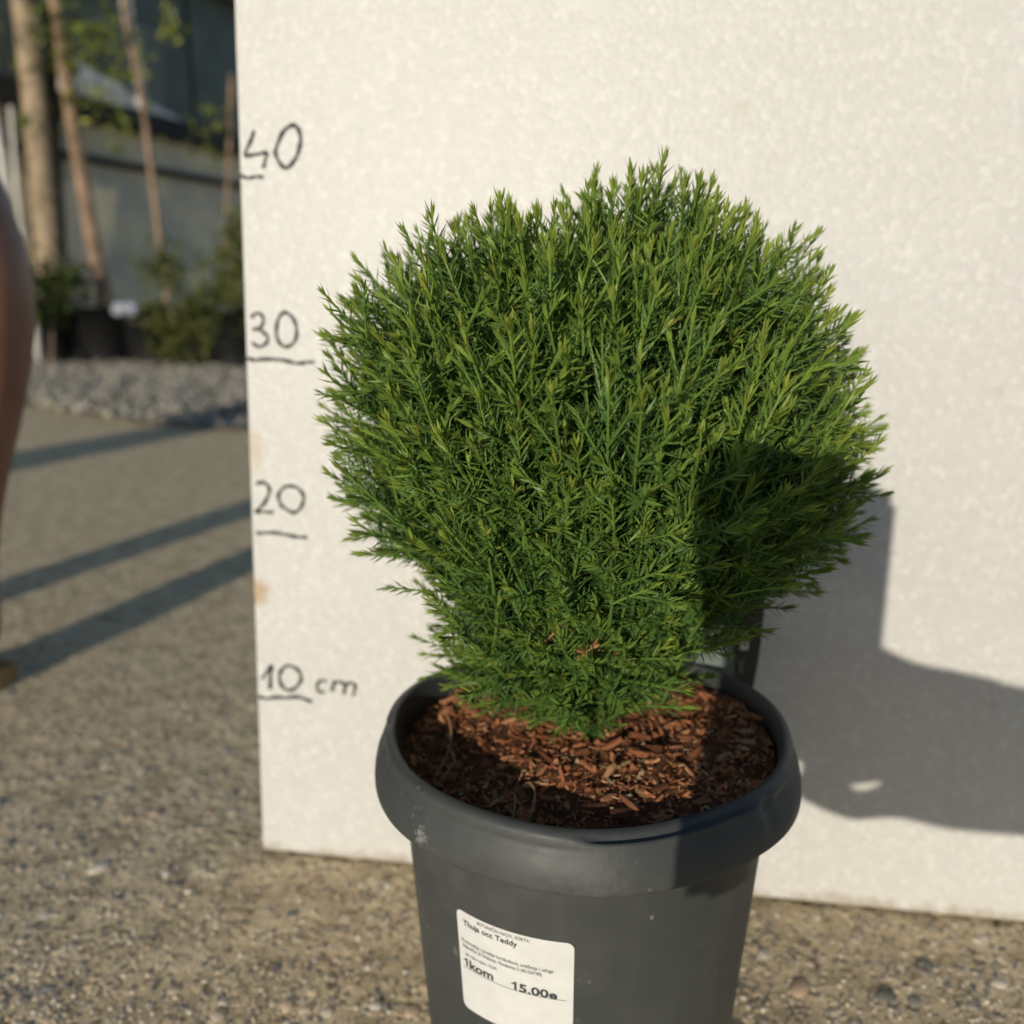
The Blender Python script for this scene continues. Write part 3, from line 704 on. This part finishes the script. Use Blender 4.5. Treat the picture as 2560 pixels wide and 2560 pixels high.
E = [('hip', 'waist'), ('waist', 'chest'), ('chest', 'neck0'), ('neck0', 'neck'), ('neck', 'head0'), ('head0', 'head'), ('head', 'crown'), ('head0', 'nose')]
for s in 'AB': E += [('chest', 'sh' + s), ('sh' + s, 'el' + s), ('el' + s, 'wr' + s), ('wr' + s, 'ha' + s)]
for s, dx, dy, bx in (('1', 0, 0, 0), ('2', -.245, -.105, -.02)):
    hipx = -.55 if s == '1' else -.66; hipy = .70 if s == '1' else .62
    N.update({'th' + s: (vec(hipx, hipy, .82), .092), 'tm' + s: (vec((hipx + -.47 + dx) / 2 + .0, .705 + dy / 2, .66), .078), 'kn' + s: (vec(-.462 + dx, .71 + dy, .485), .055), 'kb' + s: (vec(-.455 + dx, .71 + dy, .43), .054),
      'ca' + s: (vec(-.439 + dx, .71 + dy, .355), .0645), 'cb' + s: (vec(-.446 + dx, .71 + dy, .28), .058), 'cc' + s: (vec(-.467 + dx, .71 + dy, .19), .044), 'an' + s: (vec(-.484 + dx, .71 + dy, .095), .038), 'he' + s: (vec(-.478 + dx, .71 + dy, .045), (.04, .042)), 'fo' + s: (vec(-.510 + dx, .635 + dy, .035), (.042, .03)), 'to' + s: (vec(-.548 + dx, .548 + dy, .026), (.042, .02))})
    E += [('hip', 'th' + s), ('th' + s, 'tm' + s), ('tm' + s, 'kn' + s), ('kn' + s, 'kb' + s), ('kb' + s, 'ca' + s), ('ca' + s, 'cb' + s), ('cb' + s, 'cc' + s), ('cc' + s, 'an' + s), ('an' + s, 'he' + s), ('he' + s, 'fo' + s), ('fo' + s, 'to' + s)]
person = empty('person', (-.6, .66, 0)); tag(person, 'person in dark shorts at the edge of the picture, bare calf and sandal showing', 'person')
skin_body('body', N, E, M_skin, person)
SN = {'hip': (vec(-.60, .66, .95), .150), 'w': (vec(-.60, .66, 1.04), .140)}; SE = [('hip', 'w')]
for s, hx, hy, kx, ky in (('1', -.55, .70, -.478, .71), ('2', -.66, .62, -.70, .61)):
    SN['t' + s] = (vec(hx, hy, .83), .105); SN['m' + s] = (vec((hx + kx) / 2, (hy + ky) / 2, .68), .092); SN['k' + s] = (vec(kx, ky, .565), .084)
    SE += [('hip', 't' + s), ('t' + s, 'm' + s), ('m' + s, 'k' + s)]
skin_body('shorts', SN, SE, M_navy, person)
skin_body('shirt', {'a': (vec(-.60, .66, 1.0), .148), 'b': (vec(-.60, .66, 1.12), .140), 'c': (vec(-.61, .66, 1.30), .163), 'd': (vec(-.61, .66, 1.42), .10), 'l': (vec(-.60, .50, 1.42), .075), 'l2': (vec(-.60, .46, 1.24), .062), 'r': (vec(-.60, .82, 1.42), .075), 'r2': (vec(-.60, .86, 1.24), .062)},
          [('a', 'b'), ('b', 'c'), ('c', 'd'), ('c', 'l'), ('l', 'l2'), ('c', 'r'), ('r', 'r2')], M_shirt, person)
skin_body('hair', {'a': (vec(-.60, .66, 1.62), .075), 'b': (vec(-.605, .66, 1.70), .098), 'c': (vec(-.625, .66, 1.76), .07)}, [('a', 'b'), ('b', 'c')], M_hair, person)
for dx, dy in ((0, 0), (-.245, -.105)):
    bm = bmesh.new(); pts = [(-.466, .030), (-.49, .040), (-.56, .044), (-.67, .05), (-.70, .03), (-.715, 0)]
    ring = [(a, b) for a, b in pts] + [(a, -b) for a, b in reversed(pts)]
    turn = lambda a, b, z: (-.472 + dx + (a + .466) * .39 + b * .92, .738 + dy + (a + .466) * .92 - b * .39, z)
    lo = [bm.verts.new(turn(a, b, .001)) for a, b in ring]; hi = [bm.verts.new(turn(a, b, .016)) for a, b in ring]
    bm.faces.new(lo); bm.faces.new(hi)
    for i in range(len(ring)): bm.faces.new((lo[i], lo[(i + 1) % len(ring)], hi[(i + 1) % len(ring)], hi[i]))
    bmesh.ops.recalc_face_normals(bm, faces=bm.faces[:]); me = bpy.data.meshes.new('sandal'); bm.to_mesh(me); bm.free(); link('sandal', me, M_sole, person)

# photographer: the shade on the board is that of a telephone, a hand and a forearm
ER = Vector((math.cos(SUN_AZ), -math.sin(SUN_AZ), 0)); EU = ER.cross(S)
def sp3(r, u, w=0.0): return CAM + ER * r + EU * u + S * w
ph = empty('smartphone', CAM - FW * .007); tag(ph, 'smartphone held up out of frame, its straight shade falling on shrub and board', 'smartphone')
M_phone = simple('phone_glass', (.03, .03, .035), .2, .5); M_phone2 = simple('phone_edge', (.25, .25, .26), .35, .5)
rm = Matrix.Rotation(-SUN_AZ, 4, 'Z') @ Matrix.Rotation(-SUN_EL, 4, 'X')
pc = CAM + ER * .008 + EU * (-.054) - S * .0095
pm = Matrix.Translation(pc) @ Matrix((ER, S, EU)).transposed().to_4x4()
bm = bmesh.new(); box_bm(bm, (0, 0, 0), (.075, .008, .153)); ve = [e for e in bm.edges if abs((e.verts[0].co - e.verts[1].co).normalized().y) > .9]
bmesh.ops.bevel(bm, geom=ve, offset=.009, segments=5, affect='EDGES'); bmesh.ops.transform(bm, matrix=pm, verts=bm.verts[:]); me = bpy.data.meshes.new('case'); bm.to_mesh(me); bm.free(); link('case', me, M_phone2, ph)
box('screen', (0, -.0046, 0), (.070, .0006, .148), M_phone, ph, pm)
photog = empty('person', (.55, -.5, 0)); tag(photog, 'photographer crouching out of frame behind the camera, hand and forearm shading the board', 'person')
B = {
 'hip': (vec(.66, -.62, .24), .13), 'waist': (vec(.64, -.60, .42), .12), 'chest': (vec(.58, -.52, .62), .135), 'neck0': (vec(.55, -.47, .76), .055), 'neck': (vec(.53, -.44, .81), .05), 'head0': (vec(.50, -.40, .87), .075), 'head': (vec(.49, -.40, .94), .085), 'crown': (vec(.50, -.42, 1.0), .055), 'nose': (vec(.45, -.30, .88), .014),
 'sh': (vec(.46, -.58, .70), .055), 'el': (sp3(.40, -.155, -.20), .045), 'fa': (sp3(.24, -.125, -.09), .043), 'wr': (sp3(.125, -.117, -.035), .040), 'pa': (sp3(.086, -.115, -.02), (.043, .034)), 'pb': (sp3(.062, -.110, -.017), (.034, .024)),
 'th1': (sp3(.058, -.078, -.024), .011), 'th2': (sp3(.034, -.066, -.026), .0095), 'th3': (sp3(.014, -.060, -.023), .008),
 'f11': (sp3(.050, -.085, -.008), .0095), 'f12': (sp3(.036, -.082, .001 - .012), .0085), 'f13': (sp3(.014, -.082, -.010), .0075),
 'f21': (sp3(.050, -.106, -.008), .0095), 'f22': (sp3(.034, -.105, -.011), .0085), 'f23': (sp3(.010, -.104, -.010), .0075),
 'f31': (sp3(.052, -.125, -.010), .0125), 'f32': (sp3(.034, -.131, -.010), .0110), 'f33': (sp3(.010, -.137, -.010), .0105),
 'f41': (sp3(.056, -.146, -.014), .0095), 'f42': (sp3(.042, -.1530, -.014), .0098), 'f43': (sp3(.022, -.1455, -.012), .0110), 'f44': (sp3(.007, -.1390, -.012), .0105),
 'sh2': (vec(.74, -.44, .70), .055), 'el2': (vec(.80, -.22, .52), .043), 'wr2': (vec(.66, -.10, .46), .03), 'ha2': (vec(.60, -.10, .45), .034)}
BE = [('hip', 'waist'), ('waist', 'chest'), ('chest', 'neck0'), ('neck0', 'neck'), ('neck', 'head0'), ('head0', 'head'), ('head', 'crown'), ('head0', 'nose'), ('chest', 'sh'), ('sh', 'el'), ('el', 'fa'), ('fa', 'wr'), ('wr', 'pa'), ('pa', 'pb'),
      ('pa', 'th1'), ('th1', 'th2'), ('th2', 'th3'), ('pb', 'f11'), ('f11', 'f12'), ('f12', 'f13'), ('pb', 'f21'), ('f21', 'f22'), ('f22', 'f23'), ('pb', 'f31'), ('f31', 'f32'), ('f32', 'f33'), ('pa', 'f41'), ('f41', 'f42'), ('f42', 'f43'), ('f43', 'f44'),
      ('chest', 'sh2'), ('sh2', 'el2'), ('el2', 'wr2'), ('wr2', 'ha2')]
for s, ox, oy in (('1', -.12, .02), ('2', .12, .12)):
    B.update({'kn' + s: (vec(.62 + ox, -.24 + oy, .46), .065), 'an' + s: (vec(.64 + ox, -.44 + oy, .09), .038), 'he' + s: (vec(.645 + ox, -.46 + oy, .04), .038), 'to' + s: (vec(.61 + ox, -.27 + oy, .03), .032), 'tt' + s: (vec(.64 + ox, -.42 + oy, .36), .08)})
    BE += [('hip', 'tt' + s), ('tt' + s, 'kn' + s), ('kn' + s, 'an' + s), ('an' + s, 'he' + s), ('he' + s, 'to' + s)]
skin_body('body', B, BE, M_skin, photog)
skin_body('shirt', {'a': (vec(.66, -.62, .30), .142), 'b': (vec(.64, -.60, .42), .138), 'c': (vec(.58, -.52, .62), .15), 'd': (vec(.56, -.48, .72), .09), 'l': (vec(.46, -.58, .70), .07), 'l2': (sp3(.40, -.155, -.20), .056), 'l3': (sp3(.20, -.120, -.07), .0475), 'l4': (sp3(.135, -.1165, -.04), .043)},
          [('a', 'b'), ('b', 'c'), ('c', 'd'), ('c', 'l'), ('l', 'l2'), ('l2', 'l3'), ('l3', 'l4')], M_shirt, photog)
skin_body('hair', {'a': (vec(.53, -.43, .90), .07), 'b': (vec(.515, -.43, .96), .088), 'c': (vec(.51, -.43, 1.01), .06)}, [('a', 'b'), ('b', 'c')], M_hair, photog)

# ------------------------------------------------------------------ background: gravel bed, potted trees, shade house
bed = [on_z(-60, 752), on_z(80, 772), on_z(250, 800), on_z(420, 815), on_z(640, 812), on_z(900, 800)]
bk = [on_z(900, 682), on_z(500, 685), on_z(200, 688), on_z(-60, 690)]
ringp = bed + bk; V = [(p.x, p.y, .012) for p in ringp]
M_gbase = simple('gravel_base', (.28, .27, .25), .95, .1, 60, .4, .8, .01)
gb = link('gravel_bed', mesh('gravel_bed', V, [tuple(range(len(V)))]), M_gbase); tag(gb, kind='structure')
gi = []; gc = []
for _ in range(9000):
    px = random.uniform(-60, 760); py = random.triangular(684, 812, 690); P = on_z(px, py)
    edge = np.interp(px, [-60, 80, 250, 420, 640, 900], [752, 772, 800, 815, 812, 800])
    if py > edge + random.gauss(0, 5): continue
    s = random.choice([.009, .012, .015, .02]); gi.append((P.x, P.y, .012 + s * random.uniform(.1, .7), s, random.uniform(0, 6.3), random.uniform(-.4, .4), random.uniform(-.4, .4)))
    g = random.uniform(.14, .42); gc.append((g * 1.04, g * random.uniform(.92, .97), g * random.uniform(.70, .84)))
tag(joined_stones('gravel', gi, [stone_verts(1, 400 + k, .7) for k in range(6)], M_agg, None, gc), 'pale grey gravel spread in front of the potted trees', 'gravel', kind='stuff')

M_bpot = simple('black_plastic', (.012, .012, .013), .45, .4, 30, .3)
def nursery_pot(px, py, Y, r, h, label):
    P = on_y(px, py, Y); o = empty('nursery_pot', (P.x, Y, .02)); tag(o, label, 'plant pot', 'black pots of the tree row')
    V = []; F = []; n = 24; prof_ = [(r * .8, 0), (r * .97, h * .9), (r * 1.04, h * .9), (r * 1.05, h), (r * .97, h), (r * .94, h * .93), (.01, h * .9)]
    for k in range(n):
        a = 2 * PI * k / n
        for (q, z) in prof_: V.append((q * math.cos(a), q * math.sin(a), z))
    for k in range(n):
        k2 = (k + 1) % n
        for j in range(len(prof_) - 1): F.append((k * 7 + j, k2 * 7 + j, k2 * 7 + j + 1, k * 7 + j + 1))
    link('body', mesh('body', V, F, True), M_bpot, o, loc=(0, 0, 0)); return o, Vector((P.x, Y, .02 + h * .9))
labels = ['black nursery pot at the foot of the thick beige trunk', 'black nursery pot at the foot of the slanting trunk', 'black nursery pot under the thin straight stem', 'black nursery pot under the olive green bush', 'black nursery pot hidden deepest behind the white board']
spots = [(100, 690, 4.85, .16, .30), (205, 690, 4.80, .165, .31), (290, 690, 4.75, .15, .30), (372, 690, 4.55, .14, .28), (450, 690, 4.5, .15, .30)]
pots = [nursery_pot(*s, l) for s, l in zip(spots, labels)]
M_trunk = simple('pale_trunk', (.34, .265, .18), .9, .15, 14, .45, .5, .006)
M_trunk2 = simple('brown_trunk', (.28, .195, .135), .9, .15, 14, .4, .5, .006)
M_white = simple('pale_stake', (.62, .60, .55), .6, .3, 20, .2)
t = NT('yellow_leaf'); at = t.node('ShaderNodeAttribute'); at.attribute_name = 'tone'; t.col(at.outputs['Color']); t.rough(.5, .4); M_leaf = t.m
def leaf_cloud(name, centres, n, size, col, parent, spread, seed=0, aspect=.45):
    r = random.Random(seed); V = []; F = []; T = []
    for i in range(n):
        c = r.choice(centres); p = Vector(c) + Vector((r.gauss(0, spread), r.gauss(0, spread), r.gauss(0, spread)))
        d = Vector((r.gauss(0, 1), r.gauss(0, 1), r.gauss(.2, 1))).normalized(); w = d.orthogonal().normalized(); w = Matrix.Rotation(r.uniform(0, 6.3), 3, d) @ w; s = size * r.uniform(.6, 1.3); o = len(V)
        nrm = d.cross(w) * s * .12
        V += [p, p + d * s * .45 + w * s * aspect * .5 + nrm, p + d * s, p + d * s * .45 - w * s * aspect * .5 + nrm]; F += [(o, o + 1, o + 2), (o, o + 2, o + 3)]
        k = r.uniform(.55, 1.35); T += [(col[0] * k, col[1] * k, col[2] * k * r.uniform(.6, 1.2), 1)] * 4
    me = mesh(name, V, F); ca = me.color_attributes.new('tone', 'FLOAT_COLOR', 'POINT'); ca.data.foreach_set('color', np.array(T, np.float32).ravel())
    return link(name, me, M_leaf, parent)
def by_px(pts, Y): return [on_y(a, b, Y) for a, b in pts]
def trunk_thing(name, label, cat, pts, Y, w, mat, leaves=None, foot=None, group=None):
    P = by_px(pts, Y); base = foot or P[-1]
    if foot is not None: P = P + [foot]
    o = empty(name, base); tag(o, label, cat, group); d = 1932 / Y * FPX
    rad = [w[0] + (w[1] - w[0]) * i / (len(P) - 1) for i in range(len(P))]; rad = [x / 2 / d for x in rad]
    Q = spline(P, 4); rr = np.interp(np.linspace(0, 1, len(Q)), np.linspace(0, 1, len(P)), rad)
    tube('trunk', Q, list(rr), mat, o, 10)
    if leaves:
        c, n, s, colr, spr, seed = leaves; leaf_cloud('crown', by_px(c, Y - .05), n, s, colr, o, spr, seed)
    return o
trunk_thing('young_tree', 'young tree with thick beige trunk and yellow green leaves in a black pot', 'tree', [(20, -260), (38, -60), (52, 60), (62, 160), (76, 300), (88, 430), (96, 540)], 4.85, (40, 46), M_trunk,
            ([(90, 40), (100, 80), (75, 70), (150, 30), (40, 110), (60, 215), (40, 225), (110, 20), (170, 60), (130, 60), (120, 110)], 190, .06, (.12, .145, .02), .085, 1), pots[0][1])
trunk_thing('young_tree', 'slender brown trunk slanting to the right beside the thick beige one', 'tree', [(75, -300), (95, -60), (112, 60), (132, 200), (155, 340), (180, 480), (200, 570)], 4.80, (19, 29), M_trunk2,
            ([(175, 85), (190, 50), (150, 130), (160, 150), (180, 100), (245, 100), (205, 20), (195, 130), (165, 160), (180, 200), (220, 220), (200, 80)], 190, .06, (.14, .165, .022), .07, 2), pots[1][1])
trunk_thing('young_tree', 'thin straight young stem with few leaves right of the slanting trunk', 'tree', [(225, -200), (240, 40), (262, 150), (280, 280), (298, 430), (316, 590)], 4.75, (11, 10), M_trunk2,
            ([(240, 120), (245, 140), (325, 55), (318, 48), (248, 95), (165, 215), (220, 290), (235, 180), (330, 60)], 60, .058, (.22, .24, .03), .035, 3), pots[2][1])
trunk_thing('stake', 'short pale whitish stake hanging among the yellow leaves at the top', 'stake', [(228, -120), (240, 20), (258, 110), (268, 205)], 4.9, (20, 17), M_white)
trunk_thing('stake', 'pale stake leaning at the picture edge beside the bare calf', 'stake', [(-35, 60), (-15, 200), (2, 290), (14, 380), (28, 500), (60, 690)], 4.4, (15, 15), M_white)
trunk_thing('stake', 'grey stake right behind the pale one at the picture edge', 'stake', [(20, 200), (32, 360), (45, 470), (62, 590), (75, 690)], 4.6, (8, 8), M_white)
trunk_thing('stake', 'dark brown strip touching the thick beige trunk', 'stake', [(85, -200), (96, 100), (104, 300), (116, 500), (122, 688)], 4.95, (20, 22), simple('dark_strip', (.075, .060, .045), .9, .2, 30, .3))  # narrow dark strip just behind the thick trunk
trunk_thing('stake', 'thin pinkish stake along the edge of the white board', 'stake', [(437, 140), (434, 240), (428, 400), (420, 540), (415, 690)], 4.7, (8, 6), M_trunk2,
            ([(395, 225), (415, 215), (385, 270), (400, 290), (430, 210), (388, 250)], 60, .055, (.11, .125, .022), .05, 4))
# olive green bush in front of the shade house
o = empty('olive_bush', pots[3][1]); tag(o, 'olive green bush with feathery foliage between the stems and the white board', 'bush')
cl = [(330, 640), (350, 610), (310, 600), (380, 640), (400, 600), (430, 620), (345, 660), (420, 560), (440, 520), (455, 560), (310, 500), (315, 520), (445, 470), (460, 440), (470, 600), (395, 560), (360, 580), (430, 590)]
leaf_cloud('crown', by_px(cl, 4.45), 1500, .075, (.10, .115, .024), o, .055, 5, .22)
for a, b in ((360, 580), (310, 510), (440, 480), (430, 600)):
    tube('stem', [pots[3][1], on_y((a + 385) / 2, (b + 660) / 2, 4.5), on_y(a, b, 4.45)], [.009, .006, .003], M_trunk2, o, 6)
o = empty('low_plant', on_y(95, 680, 4.4)); tag(o, 'small dark green plant at the foot of the thick beige trunk', 'plant')
leaf_cloud('crown', by_px([(80, 540), (95, 560), (110, 530), (125, 520), (85, 575), (130, 540), (105, 580)], 4.6), 420, .07, (.045, .065, .016), o, .045, 6, .35)
tube('stem', [on_z(98, 700), on_y(98, 620, 4.55), on_y(100, 550, 4.6)], [.008, .006, .003], M_trunk2, o, 6)
# pale plastic bags and labels on the pots, grey post
M_bag = simple('pale_plastic', (.34, .36, .42), .5, .4, 30, .25)
def crumple(name, px, py, Y, s, label, mat, sq=(1, 1, .7)):
    bm = bmesh.new(); bmesh.ops.create_icosphere(bm, subdivisions=3, radius=1.0); r = random.Random(px)
    ph_ = [r.uniform(0, 6) for _ in range(6)]
    for v in bm.verts:
        k = 1 + .22 * math.sin(5 * v.co.x + ph_[0]) * math.sin(4 * v.co.y + ph_[1]) + .14 * math.sin(9 * v.co.z + ph_[2]) * math.sin(8 * v.co.x + ph_[3])
        v.co = Vector((v.co.x * sq[0], v.co.y * sq[1], v.co.z * sq[2])) * k * s
    P = on_y(px, py, Y); me = bpy.data.meshes.new(name); bm.to_mesh(me); bm.free(); me.polygons.foreach_set('use_smooth', [True] * len(me.polygons))
    o = link(name, me, mat, loc=P); tag(o, label, 'plastic bag'); return o
crumple('plastic_bag', 150, 573, 4.72, .055, 'crumpled pale bluish bag on the pots left of the slanting trunk', M_bag)
crumple('plastic_bag', 236, 584, 4.35, .050, 'crumpled pale bluish bag on the pots right of the slanting trunk', M_bag, (1.3, 1, .7))
g0 = on_z(76, 690); box('grey_post', (g0.x, g0.y, .15), (.055, .05, .30), simple('grey_post', (.30, .29, .29), .8, .2, 30, .2)); tag(bpy.data.objects['grey_post'], 'short grey post beside the black pots', 'post')

# shade house running away to the right
WA = math.radians(24); WD = Vector((math.sin(WA), math.cos(WA), 0)); WNn = Vector((math.cos(WA), -math.sin(WA), 0)); W0 = Vector((-2.29, 5.55, 0))
house = empty('shade_house', W0); tag(house, 'dark green shade house with grey sheet wall behind the potted trees', 'shade house')
wm = Matrix((WD, -WNn, Vector((0, 0, 1)))).transposed().to_4x4(); wm = Matrix.Translation(W0) @ wm       # local x along the wall, y into it, z up
t = NT('grey_sheet'); n1 = t.noise(3, 5); n2 = t.noise(30, 4); t.col(t.mix(t.ramp(n1.outputs[0], [(.42, 0.0), (.6, 1.0)]), (.56, .51, .42), (.80, .69, .48))); t.rough(.8, .2); t.bump(n2.outputs[0], .3, .01); M_sheet = t.m
t = NT('green_net'); n1 = t.noise(4, 5); t.col(t.ramp(n1.outputs[0], [(.3, (.095, .120, .115)), (.7, (.15, .18, .17))])); t.rough(.8, .2); M_net = t.m
M_beam = simple('brown_beam', (.16, .12, .10), .85, .2, 20, .3); M_dark = simple('dark_rail', (.030, .032, .034), .7, .2, 20, .3); M_pale = simple('pale_sheet', (.80, .79, .77), .8, .2, 8, .15)
x0 = -2.6
for i in range(7):                       # wall sheets, each with a proud lap
    box('wall_sheet', (x0 + .9 * i + .45, .01 + .004 * (i % 2), .56), (.895, .02, 1.10), M_sheet, house, wm)
for i in range(7):
    box('upper_sheet', (x0 + .9 * i + .45, .012 + .004 * (i % 2), 1.24), (.895, .02, .20), M_sheet, house, wm)
box('rail', (.55, -.02, 1.125), (6.3, .05, .035), M_dark, house, wm)
box('rail', (.55, -.03, 1.38), (6.3, .09, .12), M_dark, house, wm)
for i in range(4): box('net_panel', (x0 + 1.6 * i + .8, .03 + .004 * (i % 2), 2.35), (1.595, .012, 1.82), M_net, house, wm)
tri = [(-.45, 1.445), (.52, 1.445), (-.45, 1.66)]; V = [wm @ Vector((a, -.004, b)) for a, b in tri] + [wm @ Vector((a, .012, b)) for a, b in tri]
link('gable_sheet', mesh('gable_sheet', V, [(0, 1, 2), (5, 4, 3), (0, 3, 4, 1), (1, 4, 5, 2), (2, 5, 3, 0)]), M_pale, house)
box('beam', (.55, -.05, 2.33), (6.3, .08, .11), M_beam, house, wm)
for i in range(5): box('post', (x0 + .2 + 1.5 * i, .05, 1.6), (.07, .05, 3.2), M_dark, house, wm)

# unseen larger tree, added so that its trunk shades the paving
o = empty('tree', (-1.62, .26, 0)); tag(o, 'unseen tree added out of frame to cast a band of shade across the paving', 'tree')
tube('trunk', [(-1.62, .26, -.02), (-1.60, .27, .5), (-1.61, .25, 1.3), (-1.56, .22, 2.4)], [.12, .10, .09, .06], M_trunk2, o, 14)
leaf_cloud('crown', [(-1.6 + random.gauss(0, .45), .2 + random.gauss(0, .45), 2.7 + random.gauss(0, .4)) for _ in range(40)], 2200, .09, (.07, .11, .02), o, .14, 9)
